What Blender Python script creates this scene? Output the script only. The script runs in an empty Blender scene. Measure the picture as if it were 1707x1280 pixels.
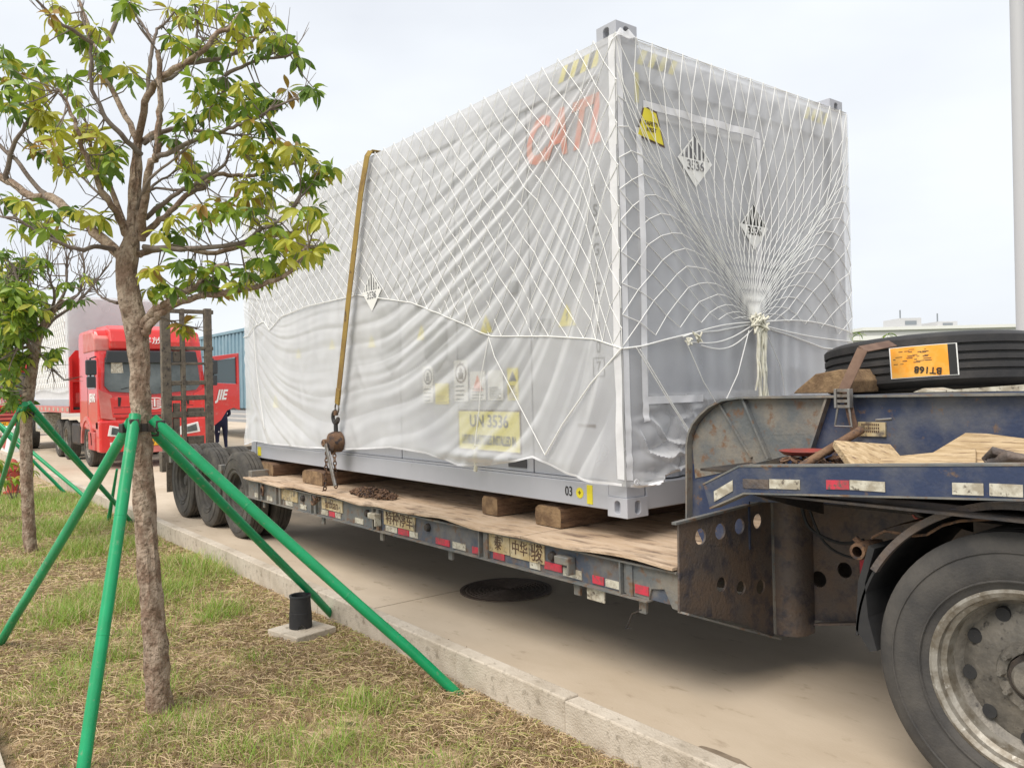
import bpy, bmesh, math, random
import numpy as np
from mathutils import Vector, Matrix, noise
random.seed(7); RNG = np.random.default_rng(7)
S = bpy.context.scene
COL = S.collection
R = math.radians; PI = math.pi

# ---------------------------------------------------------------- camera
CAM = np.array([3.2914, -3.3858, 1.6525])
FW = np.array([-0.78910, 0.61425, 0.00320])
FPX = 1344.76
_yaw, _pit, _rol = R(-52.1028), R(0.1835), R(-1.3626)
FW = np.array([math.cos(_pit)*math.sin(_yaw), math.cos(_pit)*math.cos(_yaw), math.sin(_pit)])
_r = np.array([math.cos(_yaw), -math.sin(_yaw), 0.0]); _u = np.cross(_r, FW)
RT = math.cos(_rol)*_r + math.sin(_rol)*_u
UP = -math.sin(_rol)*_r + math.cos(_rol)*_u
cam_d = bpy.data.cameras.new('camera'); cam = bpy.data.objects.new('camera', cam_d); COL.objects.link(cam)
cam.matrix_world = Matrix(((RT[0], UP[0], -FW[0], CAM[0]), (RT[1], UP[1], -FW[1], CAM[1]), (RT[2], UP[2], -FW[2], CAM[2]), (0, 0, 0, 1)))
cam_d.sensor_width = 36; cam_d.lens = FPX/1707*36; cam_d.clip_end = 2000; cam_d.clip_start = .05
S.camera = cam

# ---------------------------------------------------------------- sky and sun (bright overcast)
W = bpy.data.worlds.new('World'); S.world = W; W.use_nodes = True
nt = W.node_tree; N = nt.nodes; Lk = nt.links
bg = N['Background']
sky = N.new('ShaderNodeTexSky'); sky.sky_type = 'NISHITA'; sky.sun_disc = False
SUN_EL, SUN_AZ = R(54), R(168)         # azimuth measured from +Y clockwise
sky.sun_elevation = SUN_EL; sky.sun_rotation = SUN_AZ; sky.air_density = 1.0; sky.dust_density = 3.0
mixn = N.new('ShaderNodeMixRGB'); mixn.inputs[0].default_value = .93
tc = N.new('ShaderNodeTexCoord'); mp = N.new('ShaderNodeMapping'); mp.inputs['Scale'].default_value = (1, 1, 2.6)
nz = N.new('ShaderNodeTexNoise'); nz.inputs['Scale'].default_value = 1.7; nz.inputs['Detail'].default_value = 5; nz.inputs['Roughness'].default_value = .5
cr = N.new('ShaderNodeValToRGB')
cr.color_ramp.elements[0].position = .30; cr.color_ramp.elements[0].color = (7.6, 7.9, 8.5, 1)
cr.color_ramp.elements[1].position = .62; cr.color_ramp.elements[1].color = (9.1, 9.5, 9.9, 1)
Lk.new(tc.outputs['Generated'], mp.inputs['Vector']); Lk.new(mp.outputs[0], nz.inputs['Vector']); Lk.new(nz.outputs[0], cr.inputs[0])
Lk.new(sky.outputs[0], mixn.inputs[1]); Lk.new(cr.outputs[0], mixn.inputs[2]); Lk.new(mixn.outputs[0], bg.inputs[0])
bg.inputs[1].default_value = .085
sun_d = bpy.data.lights.new('sun', 'SUN'); sun_d.energy = 2.7; sun_d.angle = R(38); sun_d.color = (1, .93, .84)
sun = bpy.data.objects.new('sun', sun_d); COL.objects.link(sun)
sd = Vector((math.sin(SUN_AZ)*math.cos(SUN_EL), math.cos(SUN_AZ)*math.cos(SUN_EL), math.sin(SUN_EL)))
sun.rotation_euler = sd.to_track_quat('Z', 'Y').to_euler()
S.view_settings.view_transform = 'Standard'; S.view_settings.look = 'None'; S.view_settings.gamma = 1
S.view_settings.exposure = .40
S.render.engine = 'CYCLES'
S.cycles.max_bounces = 8; S.cycles.transparent_max_bounces = 16; S.cycles.diffuse_bounces = 4

def at(px, py, d):
    """point seen at a photo pixel at a given distance along the optical axis"""
    return Vector(CAM + (FW + RT*(px-853.5)/FPX - UP*(py-640)/FPX)*d)
def on(ax, c, px, py):
    d = FW + RT*(px-853.5)/FPX - UP*(py-640)/FPX
    return Vector(CAM + d*((c-CAM[ax])/d[ax]))

# ---------------------------------------------------------------- materials
def mk(name, col, rough=.6, metal=0., col2=None, nscale=6., npos=(.4, .65), col3=None, n3=30., n3pos=(.62, .7), bump=0., bscale=60., stretch=None, spec=None, coat=0.):
    m = bpy.data.materials.new(name); m.use_nodes = True
    n = m.node_tree.nodes; l = m.node_tree.links; b = n['Principled BSDF']
    b.inputs['Roughness'].default_value = rough; b.inputs['Metallic'].default_value = metal
    if spec is not None: b.inputs['Specular IOR Level'].default_value = spec
    if coat: b.inputs['Coat Weight'].default_value = coat
    b.inputs['Base Color'].default_value = (*col, 1)
    t = n.new('ShaderNodeTexCoord'); src = t.outputs['Object']
    if stretch:
        mpp = n.new('ShaderNodeMapping'); mpp.inputs['Scale'].default_value = stretch; l.new(src, mpp.inputs[0]); src = mpp.outputs[0]
    def nzr(scale, pos, c1, c2, det=6):
        z = n.new('ShaderNodeTexNoise'); z.inputs['Scale'].default_value = scale; z.inputs['Detail'].default_value = det; z.inputs['Roughness'].default_value = .62
        l.new(src, z.inputs['Vector']); r = n.new('ShaderNodeMapRange'); r.inputs[1].default_value = pos[0]; r.inputs[2].default_value = pos[1]
        l.new(z.outputs[0], r.inputs[0]); x = n.new('ShaderNodeMixRGB'); l.new(r.outputs[0], x.inputs[0])
        if isinstance(c1, tuple): x.inputs[1].default_value = (*c1, 1)
        else: l.new(c1, x.inputs[1])
        x.inputs[2].default_value = (*c2, 1)
        return x.outputs[0]
    out = None
    if col2: out = nzr(nscale, npos, col, col2)
    if col3: out = nzr(n3, n3pos, out if out else col, col3)
    if out: l.new(out, b.inputs['Base Color'])
    if bump:
        z = n.new('ShaderNodeTexNoise'); z.inputs['Scale'].default_value = bscale; z.inputs['Detail'].default_value = 8
        l.new(src, z.inputs['Vector']); bp = n.new('ShaderNodeBump'); bp.inputs['Strength'].default_value = bump; bp.inputs['Distance'].default_value = .02
        l.new(z.outputs[0], bp.inputs['Height']); l.new(bp.outputs[0], b.inputs['Normal'])
    return m
M = {}
M['concrete'] = mk('road_concrete', (.55, .46, .355), .85, 0, (.43, .345, .25), 1.2, (.35, .7), (.32, .25, .175), 9., (.60, .75), .10, 120, (.45, 1, 1))
M['road_far'] = mk('road_far', (.42, .38, .33), .9, 0, (.36, .32, .28), .5)
M['kerb'] = mk('kerb_concrete', (.55, .485, .40), .85, 0, (.41, .35, .275), 4., (.42, .68), (.25, .21, .16), 15., (.57, .70), .35, 90)
M['soil'] = mk('soil', (.36, .26, .155), .95, 0, (.52, .39, .25), 3., (.4, .6), (.12, .11, .045), 9., (.5, .62), .8, 40)
M['grass_field'] = mk('grass_field', (.10, .14, .04), .95, 0, (.22, .20, .08), 1.2, (.4, .6))
M['path'] = mk('path_paving', (.45, .40, .36), .85, 0, (.38, .34, .3), 3.)
M['cont'] = mk('container_paint', (.43, .44, .48), .45, 0, (.39, .40, .44), 1.5, (.4, .7), (.28, .27, .27), 18, (.66, .8), .03, 80)
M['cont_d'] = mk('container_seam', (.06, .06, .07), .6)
M['cont_louvre'] = mk('louvre_grey', (.17, .18, .2), .5)
M['blue'] = mk('worn_blue_paint', (.030, .045, .098), .45, .05, (.11, .115, .135), 4.5, (.45, .68), (.16, .10, .06), 13, (.60, .69), .12, 60)
M['bluegrey'] = mk('worn_grey_blue_paint', (.125, .135, .14), .55, .05, (.22, .20, .17), 6, (.4, .62), (.17, .10, .06), 16, (.54, .66), .15, 60)
M['bluedull'] = mk('dusty_slate_blue_paint', (.07, .085, .115), .6, 0, (.17, .16, .15), 5, (.42, .66), (.15, .10, .07), 15, (.52, .66), .12, 60)
M['rust'] = mk('rusty_steel', (.11, .06, .035), .8, .1, (.20, .115, .065), 9, (.4, .6), (.045, .035, .035), 22, (.5, .62), .4, 70)
M['rustplate'] = mk('rusty_grey_plate', (.125, .105, .095), .55, .15, (.15, .11, .085), 6, (.42, .6), (.065, .06, .07), 11, (.50, .66), .3, 60)
M['darksteel'] = mk('dirty_dark_steel', (.032, .030, .032), .6, .2, (.075, .058, .045), 8, (.4, .65), None, 1, (0, 1), .2, 60)
M['black'] = mk('black_rubber', (.018, .018, .02), .75, 0, (.03, .03, .03), 8)
M['tyre'] = mk('dusty_tyre', (.045, .043, .042), .82, 0, (.085, .078, .07), 5, (.4, .68), None, 1, (0, 1), .15, 90)
M['tyre_dust'] = mk('very_dusty_tyre', (.055, .051, .046), .88, 0, (.105, .095, .08), 6, (.4, .65), None, 1, (0, 1), .2, 90)
M['tyre_new'] = mk('new_tyre', (.022, .021, .022), .6, 0, (.04, .036, .034), 8, (.45, .7), None, 1, (0, 1), .1, 90)
M['rim'] = mk('dirty_rim', (.13, .12, .105), .55, .3, (.22, .20, .17), 9, (.42, .62), (.06, .055, .05), 25, (.58, .68), .2, 60)
M['rimlip'] = mk('bare_rim_lip', (.34, .32, .28), .5, .35, (.17, .145, .11), 14, (.40, .62), (.5, .48, .43), 30, (.62, .72), .1, 80)
M['deckwood'] = mk('worn_deck_board', (.45, .32, .21), .85, 0, (.56, .43, .31), 3, (.38, .62), (.19, .13, .09), 4, (.52, .68), .3, 40, (1, 4, 4))
M['timber'] = mk('dark_timber', (.11, .06, .035), .85, 0, (.20, .12, .07), 5, (.4, .6), (.06, .04, .03), 14, (.58, .68), .5, 30, (1, 1, 7))
M['timber_end'] = mk('timber_end_grain', (.26, .17, .09), .85, 0, (.14, .085, .045), 12, (.4, .6), None, 1, (0, 1), .4, 60)
M['plank'] = mk('pale_plank', (.40, .28, .15), .8, 0, (.58, .44, .27), 7, (.38, .62), (.17, .10, .06), 8, (.54, .66), .5, 30, (1, 7, 7))
M['steel'] = mk('bare_steel', (.30, .29, .28), .45, .7, (.18, .14, .11), 12, (.45, .65))
M['green'] = mk('green_plastic', (.005, .34, .13), .34, 0, (.01, .25, .09), 5, (.35, .7), (.16, .30, .16), 24, (.60, .72), .03, 40)
M['bark'] = mk('bark', (.22, .145, .10), .9, 0, (.40, .31, .235), 13, (.42, .58), (.13, .09, .06), 34, (.54, .66), 1.0, 55, (1, 1, .8))
M['twig'] = mk('twig_bark', (.15, .115, .095), .85, 0, (.22, .18, .15), 9, (.4, .6), None, 1, (0, 1), .4, 60)
M['red'] = mk('red_paint', (.70, .030, .028), .30, 0, (.62, .035, .03), 2, (.4, .7), (.60, .14, .12), 9, (.56, .75), 0, 60, None, None, .5)
M['red_dusty'] = mk('dusty_red_paint', (.50, .05, .045), .5, 0, (.45, .14, .12), 4, (.4, .7))
M['pinkred'] = mk('faded_red_paint', (.55, .13, .11), .5, 0, (.6, .25, .22), 3, (.4, .7))
M['white'] = mk('white_paint', (.78, .78, .76), .5)
M['offwhite'] = mk('dirty_white_reflector', (.58, .55, .46), .5, 0, (.34, .30, .23), 18, (.42, .60), (.12, .10, .08), 32, (.57, .66))
M['redrefl'] = mk('red_reflector', (.55, .04, .07), .5, 0, (.32, .06, .07), 18, (.42, .62), (.12, .09, .08), 30, (.58, .68))
M['yellow'] = mk('yellow_sticker', (.72, .62, .03), .5)
M['yellow_sign'] = mk('yellow_sign_print', (.82, .74, .10), .55)
M['label'] = mk('faded_yellow_plate', (.42, .31, .15), .6, 0, (.50, .42, .27), 10, (.4, .6), (.14, .115, .09), 18, (.52, .64))
M['orange'] = mk('orange_print', (.85, .33, .02), .5, 0, (.8, .42, .08), 14, (.4, .6))
M['ink'] = mk('black_ink', (.015, .015, .015), .6)
M['inkb'] = mk('brown_ink', (.09, .05, .03), .6)
M['redink'] = mk('red_orange_print', (.82, .16, .05), .55, 0, (.70, .32, .22), 6, (.4, .6))
M['glass'] = mk('tinted_windscreen', (.07, .085, .085), .07, 0, (.13, .15, .15), 1.6)
M['darktrim'] = mk('dark_trim', (.03, .035, .04), .5)
M['bluebox'] = mk('pale_blue_box_paint', (.19, .31, .38), .6, 0, (.25, .37, .43), 2)
M['greyrail'] = mk('pale_grey_rail', (.40, .42, .44), .5)
M['rampwood'] = mk('muddy_ramp_steel', (.12, .10, .08), .85, 0, (.19, .155, .115), 9, (.4, .6), (.06, .05, .045), 20, (.56, .66), .4, 40)
M['webbing'] = mk('ochre_webbing', (.30, .20, .045), .85, 0, (.20, .12, .035), 4, (.4, .6), (.10, .06, .03), 14, (.58, .68), .2, 200)
M['rope'] = mk('white_rope', (.80, .80, .78), .7)
M['ropeknot'] = mk('cream_rope', (.76, .74, .64), .8, 0, (.62, .60, .48), 20)
M['brownstrap'] = mk('brown_webbing', (.12, .07, .05), .85, 0, (.19, .12, .085), 8)
M['navy'] = mk('navy_cloth', (.012, .016, .05), .85)
M['skin'] = mk('skin', (.34, .17, .11), .55)
M['hair'] = mk('black_hair', (.012, .01, .01), .6)
M['iron'] = mk('cast_iron', (.085, .060, .045), .75, .1, (.13, .095, .07), 30)
M['poleM'] = mk('pale_grey_pole', (.44, .45, .47), .5)
M['bldg'] = mk('far_building_wall', (.50, .50, .50), .8)
M['bldgw'] = mk('far_building_window', (.22, .24, .26), .4)
M['amber'] = mk('amber_plate', (.85, .45, .02), .5)
M['dish'] = mk('dull_red_dish', (.30, .05, .04), .6, 0, (.20, .06, .05), 12)
M['print_faded'] = mk('faded_black_print', (.14, .14, .15), .6, 0, (.5, .5, .5), 14, (.5, .68))
M['hydrant'] = mk('hydrant_red', (.45, .05, .03), .6, 0, (.35, .08, .06), 20)

# tarp: thin woven plastic film, partly see-through
def tarp_mat():
    m = bpy.data.materials.new('woven_white_film'); m.use_nodes = True
    n = m.node_tree.nodes; l = m.node_tree.links; n.clear()
    o = n.new('ShaderNodeOutputMaterial'); tr = n.new('ShaderNodeBsdfTransparent'); tr.inputs[0].default_value = (.93, .93, .93, 1)
    pb = n.new('ShaderNodeBsdfPrincipled'); pb.inputs['Base Color'].default_value = (.88, .885, .90, 1); pb.inputs['Roughness'].default_value = .25
    tl = n.new('ShaderNodeBsdfTranslucent'); tl.inputs[0].default_value = (.8, .8, .8, 1)
    m1 = n.new('ShaderNodeMixShader'); m1.inputs[0].default_value = .12; l.new(pb.outputs[0], m1.inputs[1]); l.new(tl.outputs[0], m1.inputs[2])
    t = n.new('ShaderNodeTexCoord'); z = n.new('ShaderNodeTexNoise'); z.inputs['Scale'].default_value = 1.1; z.inputs['Detail'].default_value = 3
    l.new(t.outputs['Object'], z.inputs['Vector'])
    mr = n.new('ShaderNodeMapRange'); mr.inputs[1].default_value = .35; mr.inputs[2].default_value = .65; mr.inputs[3].default_value = .27; mr.inputs[4].default_value = .40
    l.new(z.outputs[0], mr.inputs[0])
    # the weave closes up when seen at a slant
    lw = n.new('ShaderNodeLayerWeight'); lw.inputs[0].default_value = .5
    fr = n.new('ShaderNodeMapRange'); fr.inputs[1].default_value = .30; fr.inputs[2].default_value = .88; fr.inputs[3].default_value = .0; fr.inputs[4].default_value = .50
    l.new(lw.outputs['Facing'], fr.inputs[0]); ad = n.new('ShaderNodeMath'); ad.operation = 'ADD'; ad.use_clamp = True; l.new(mr.outputs[0], ad.inputs[0]); l.new(fr.outputs[0], ad.inputs[1])
    m2 = n.new('ShaderNodeMixShader'); l.new(ad.outputs[0], m2.inputs[0]); l.new(tr.outputs[0], m2.inputs[1]); l.new(m1.outputs[0], m2.inputs[2])
    z2 = n.new('ShaderNodeTexNoise'); z2.noise_type = 'RIDGED_MULTIFRACTAL'; z2.inputs['Scale'].default_value = 3.2; z2.inputs['Detail'].default_value = 4; z2.inputs['Roughness'].default_value = .55; z2.inputs['Distortion'].default_value = .6; l.new(t.outputs['Object'], z2.inputs['Vector'])
    bp = n.new('ShaderNodeBump'); bp.inputs['Strength'].default_value = .85; bp.inputs['Distance'].default_value = .022
    l.new(z2.outputs[0], bp.inputs['Height']); l.new(bp.outputs[0], pb.inputs['Normal'])
    l.new(m2.outputs[0], o.inputs[0])
    return m
M['tarp'] = tarp_mat()
M['tape'] = mk('white_hem_tape', (.70, .70, .72), .5, 0, (.62, .62, .64), 9)

def leaf_mat(name, c, c2):
    m = bpy.data.materials.new(name); m.use_nodes = True
    n = m.node_tree.nodes; l = m.node_tree.links; b = n['Principled BSDF']; o = n['Material Output']
    oi = n.new('ShaderNodeTexCoord'); z = n.new('ShaderNodeTexNoise'); z.inputs['Scale'].default_value = 9; l.new(oi.outputs['Object'], z.inputs[0])
    x = n.new('ShaderNodeMixRGB'); x.inputs[1].default_value = (*c, 1); x.inputs[2].default_value = (*c2, 1); l.new(z.outputs[0], x.inputs[0])
    l.new(x.outputs[0], b.inputs['Base Color']); b.inputs['Roughness'].default_value = .42
    t = n.new('ShaderNodeBsdfTranslucent'); l.new(x.outputs[0], t.inputs[0])
    mx = n.new('ShaderNodeMixShader'); mx.inputs[0].default_value = .38; l.new(b.outputs[0], mx.inputs[1]); l.new(t.outputs[0], mx.inputs[2]); l.new(mx.outputs[0], o.inputs[0])
    return m
LEAF = [leaf_mat('leaf_dark', (.08, .155, .02), (.14, .23, .03)), leaf_mat('leaf_green', (.20, .32, .03), (.30, .41, .045)),
        leaf_mat('leaf_olive', (.40, .43, .045), (.54, .52, .07)), leaf_mat('leaf_rust', (.40, .20, .06), (.36, .28, .06))]
GRASS = [leaf_mat('blade_green', (.20, .36, .035), (.28, .44, .06)), leaf_mat('blade_yellow', (.48, .46, .15), (.34, .39, .10)),
         leaf_mat('straw', (.78, .62, .39), (.56, .42, .24)), leaf_mat('straw_dark', (.36, .25, .145), (.24, .16, .09))]

# ---------------------------------------------------------------- mesh builder
class MB:
    def __init__(s): s.v = []; s.f = []; s.m = []; s.mi = 0
    def add(s, vs, fs):
        o = len(s.v); s.v += [tuple(v) for v in vs]; s.f += [tuple(i+o for i in f) for f in fs]; s.m += [s.mi]*len(fs); return s
    def box(s, x0, x1, y0, y1, z0, z1):
        return s.add([(x, y, z) for x in (x0, x1) for y in (y0, y1) for z in (z0, z1)],
                     [(0, 1, 3, 2), (4, 6, 7, 5), (0, 4, 5, 1), (2, 3, 7, 6), (0, 2, 6, 4), (1, 5, 7, 3)])
    def obox(s, c, size, rot=None):
        m = rot if rot else Matrix.Identity(3); c = Vector(c)
        vs = [c + m @ Vector((x*size[0]/2, y*size[1]/2, z*size[2]/2)) for x in (-1, 1) for y in (-1, 1) for z in (-1, 1)]
        return s.add(vs, [(0, 1, 3, 2), (4, 6, 7, 5), (0, 4, 5, 1), (2, 3, 7, 6), (0, 2, 6, 4), (1, 5, 7, 3)])
    def beam(s, a, b, w, h, up=(0, 0, 1)):
        a, b = Vector(a), Vector(b); d = (b-a); L = d.length; d.normalize()
        u = Vector(up); r = d.cross(u)
        if r.length < 1e-4: r = d.cross(Vector((1, 0, 0)))
        r.normalize(); u = r.cross(d)
        m = Matrix((d, r, u)).transposed()
        return s.obox((a+b)/2, (L, w, h), m)
    def tube(s, pts, rad, n=8, cap=True):
        pts = [Vector(p) for p in pts]; K = len(pts)
        if not hasattr(rad, '__len__'): rad = [rad]*K
        o = len(s.v); prev = None; fs = []; vs = []
        for i, p in enumerate(pts):
            d = (pts[min(i+1, K-1)]-pts[max(i-1, 0)])
            if d.length < 1e-9: d = Vector((0, 0, 1))
            d.normalize()
            if prev is None:
                r = d.cross(Vector((0, 0, 1)))
                if r.length < .05: r = d.cross(Vector((0, 1, 0)))
            else: r = prev - d*prev.dot(d)
            r.normalize(); prev = r; q = d.cross(r)
            for k in range(n):
                a = 2*PI*k/n; vs.append(p + (r*math.cos(a)+q*math.sin(a))*rad[i])
        for i in range(K-1):
            for k in range(n): fs.append((i*n+k, i*n+(k+1) % n, (i+1)*n+(k+1) % n, (i+1)*n+k))
        if cap: fs.append(tuple(range(n-1, -1, -1))); fs.append(tuple((K-1)*n+k for k in range(n)))
        return s.add(vs, fs)
    def lathe(s, c, prof, axis='y', n=48, a0=0, a1=2*PI, closed=False):
        """prof: list of (radius, offset along axis)"""
        full = abs(a1-a0-2*PI) < 1e-6; na = n if full else n+1
        c = Vector(c); vs = []; fs = []; P = len(prof)
        for i in range(na):
            a = a0+(a1-a0)*i/n; ca, sa = math.cos(a), math.sin(a)
            for r, h in prof:
                vs.append(c + (Vector((r*ca, h, r*sa)) if axis == 'y' else Vector((r*ca, r*sa, h)) if axis == 'z' else Vector((h, r*ca, r*sa))))
        PP = P if closed else P-1
        for i in range(n if full else n):
            j = (i+1) % na if full else i+1
            for k in range(PP):
                k2 = (k+1) % P; fs.append((i*P+k, j*P+k, j*P+k2, i*P+k2))
        return s.add(vs, fs)
    def prism(s, poly, d):
        d = Vector(d); n = len(poly); vs = [Vector(p) for p in poly]+[Vector(p)+d for p in poly]
        return s.add(vs, [tuple(range(n)), tuple(range(2*n-1, n-1, -1))]+[(i, i+n, (i+1) % n+n, (i+1) % n) for i in range(n)])
    def grid(s, fn, nu, nv):
        vs = [fn(i/nu, j/nv) for i in range(nu+1) for j in range(nv+1)]
        return s.add(vs, [(i*(nv+1)+j, (i+1)*(nv+1)+j, (i+1)*(nv+1)+j+1, i*(nv+1)+j+1) for i in range(nu) for j in range(nv)])
    def mesh(s, name, mats, smooth=False, fix=True):
        me = bpy.data.meshes.new(name); me.from_pydata([tuple(v) for v in s.v], [], s.f)
        if not isinstance(mats, (list, tuple)): mats = [mats]
        for m in mats: me.materials.append(m)
        if len(mats) > 1: me.polygons.foreach_set('material_index', s.m)
        if fix:
            b = bmesh.new(); b.from_mesh(me); bmesh.ops.recalc_face_normals(b, faces=b.faces); b.to_mesh(me); b.free()
        if smooth:
            me.polygons.foreach_set('use_smooth', [True]*len(me.polygons))
            try: me.set_sharp_from_angle(angle=R(38))
            except Exception: pass
        me.update(); return me

def thing(name, loc, label, cat, group=None):
    o = bpy.data.objects.new(name, None); COL.objects.link(o); o.location = loc; o.empty_display_size = .1
    o['label'] = label; o['category'] = cat
    if group: o['group'] = group
    return o
def wloc(o):
    v = Vector((0, 0, 0))
    while o is not None: v += o.location; o = o.parent
    return v
def part(name, mb, mat, parent, smooth=False, bev=0, label=None, stuff=False, fix=True):
    """mesh given in world coordinates, hung under its parent"""
    me = mb.mesh(name, mat, smooth, fix) if isinstance(mb, MB) else mb
    o = bpy.data.objects.new(name, me); COL.objects.link(o)
    if parent is not None: o.parent = parent; o.location = -wloc(parent)
    if bev: md = o.modifiers.new('bevel', 'BEVEL'); md.width = bev; md.segments = 2; md.limit_method = 'ANGLE'
    if label: o['label'] = label
    if stuff: o['kind'] = 'stuff'
    return o
def single(name, mb, mat, label, cat, group=None, **k):
    o = part(name, mb, mat, None, **k); o['label'] = label; o['category'] = cat
    if group: o['group'] = group
    return o
def struct(name, mb, mat, **k):
    o = part(name, mb, mat, None, **k); o['kind'] = 'structure'; return o
def kids(o): return [c for c in o.children]
def dup(o, off, label=None, parent=None):
    c = o.copy(); COL.objects.link(c); c.parent = parent
    if parent is None: c.location = o.location + Vector(off)
    if label: c['label'] = label
    for ch in kids(o): dup(ch, (0, 0, 0), None, c)
    return c
def carve(o, cutters):
    """cut holes"""
    me = cutters.mesh('cut', M['black']); c = bpy.data.objects.new('cut', me); COL.objects.link(c)
    c.location = wloc(o)*0
    bpy.context.view_layer.update()
    md = o.modifiers.new('b', 'BOOLEAN'); md.operation = 'DIFFERENCE'; md.solver = 'EXACT'; md.object = c
    bpy.context.view_layer.update()
    dg = bpy.context.evaluated_depsgraph_get(); nm = bpy.data.meshes.new_from_object(o.evaluated_get(dg))
    o.modifiers.remove(md); o.data = nm; bpy.data.objects.remove(c)
def text(name, s, loc, size, mat, parent, rot=(0, 0, 0), xs=1., ys=1., shear=0, depth=.0015, label=None, bold=0, align='CENTER'):
    """flat lettering converted to a mesh; loc is its centre in world coordinates"""
    cu = bpy.data.curves.new(name, 'FONT'); cu.body = s; cu.size = size; cu.extrude = depth; cu.align_x = align; cu.align_y = 'CENTER'; cu.shear = shear; cu.offset = bold; cu.resolution_u = 3
    t = bpy.data.objects.new(name, cu); COL.objects.link(t); bpy.context.view_layer.update()
    dg = bpy.context.evaluated_depsgraph_get(); me = bpy.data.meshes.new_from_object(t.evaluated_get(dg)); bpy.data.objects.remove(t)
    me.materials.clear(); me.materials.append(mat)
    from mathutils import Euler
    me.transform(Matrix.Translation(Vector(loc)) @ Euler(rot).to_matrix().to_4x4() @ Matrix.Diagonal((xs, ys, 1, 1)))
    return part(name, me, mat, parent, label=label)
def smooth_path(pts, sub=4):
    out = []; n = len(pts)
    for i in range(n-1):
        p0, p1, p2, p3 = pts[max(i-1, 0)], pts[i], pts[i+1], pts[min(i+2, n-1)]
        for k in range(sub):
            t = k/sub; out.append(.5*((2*p1)+(-p0+p2)*t+(2*p0-5*p1+4*p2-p3)*t*t+(-p0+3*p1-3*p2+p3)*t**3))
    out.append(pts[-1]); return out
SIDE = (R(90), 0, 0)             # lettering that faces -Y, reading along +X
END = (R(90), 0, R(90))          # lettering that faces +X, reading along +Y

# ================================================================ SETTING
# road bed, slabs, path, soil
struct('ground', MB().box(-400, 300, -300, -2.99, -1.5, -.30).box(-400, 300, 60, 500, -1.5, -.10), M['grass_field'])
road = struct('road', MB().box(-400, 60, -.60, 60, -.5, -.03), M['road_far'])
xs = [-2.2 + 5*i for i in range(-14, 5)]
def slab(x0, x1, y0, y1):
    g = .006
    return MB().box(x0+g, x1-g, y0+g, y1-g, -.029, 0)
for i in range(len(xs)-1):
    for (y0, y1) in ((-.598, 3.9), (3.9, 8.4), (8.4, 12.9)):
        if y0 > 3 and xs[i] > -3: pass
        part('slab', slab(xs[i], xs[i+1], y0, y1), M['concrete'], road)
kerb = struct('kerb', MB().box(-80, 3.2, -.68, -.615, -.32, .03), M['kerb'])
KB = [slice(0)]
rk = random.Random(3)
kx = .213
base_k = MB().box(-.494, .494, -.70, -.60, -.30, .07).mesh('kerb_block', M['kerb'])
for i in range(-2, 62):
    x = kx-.985*i
    b = bpy.data.objects.new('kerb_block', base_k); COL.objects.link(b); b.parent = kerb
    b.location = (x-.494+rk.uniform(-.002, .002), rk.uniform(-.004, .004), rk.uniform(-.006, .003)); b.rotation_euler = (0, 0, rk.uniform(-.004, .004))
    md = b.modifiers.new('bevel', 'BEVEL'); md.width = .009; md.segments = 2
kerb2 = struct('kerb', MB().box(-60, 3.2, -3.08, -3.01, -.32, -.05), M['kerb'])
b2 = MB().box(-.494, .494, -3.10, -2.98, -.30, -.02).mesh('kerb_block', M['kerb'])
for i in range(-2, 30):
    b = bpy.data.objects.new('kerb_block', b2); COL.objects.link(b); b.parent = kerb2; b.location = (.4-.99*i, 0, rk.uniform(-.004, .004))
struct('path', MB().box(-60, 10, -6, -3.102, -.3, -.05), M['path'])
def gz(x, y):
    return -.125 + .022*noise.noise(Vector((x*.9, y*.9, 0))) + .012*noise.noise(Vector((x*4, y*4, 3))) + .03*max(0, min(1, (-1.0-y)/1.2))*math.exp(-((x+1.5)/3.0)**2)
def soil_fn(u, v):
    x = 2.5 - 3 - 13*u if u < .8 else -11.0-(u-.8)*5*40*.6
    x = 1.8 - u*1.0*14 if u < .75 else -8.7-(u-.75)*4*60
    y = -.695 - v*2.31
    return (x, y, gz(x, y))
soil = struct('soil', MB().grid(soil_fn, 260, 70), M['soil'], smooth=True)

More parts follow.
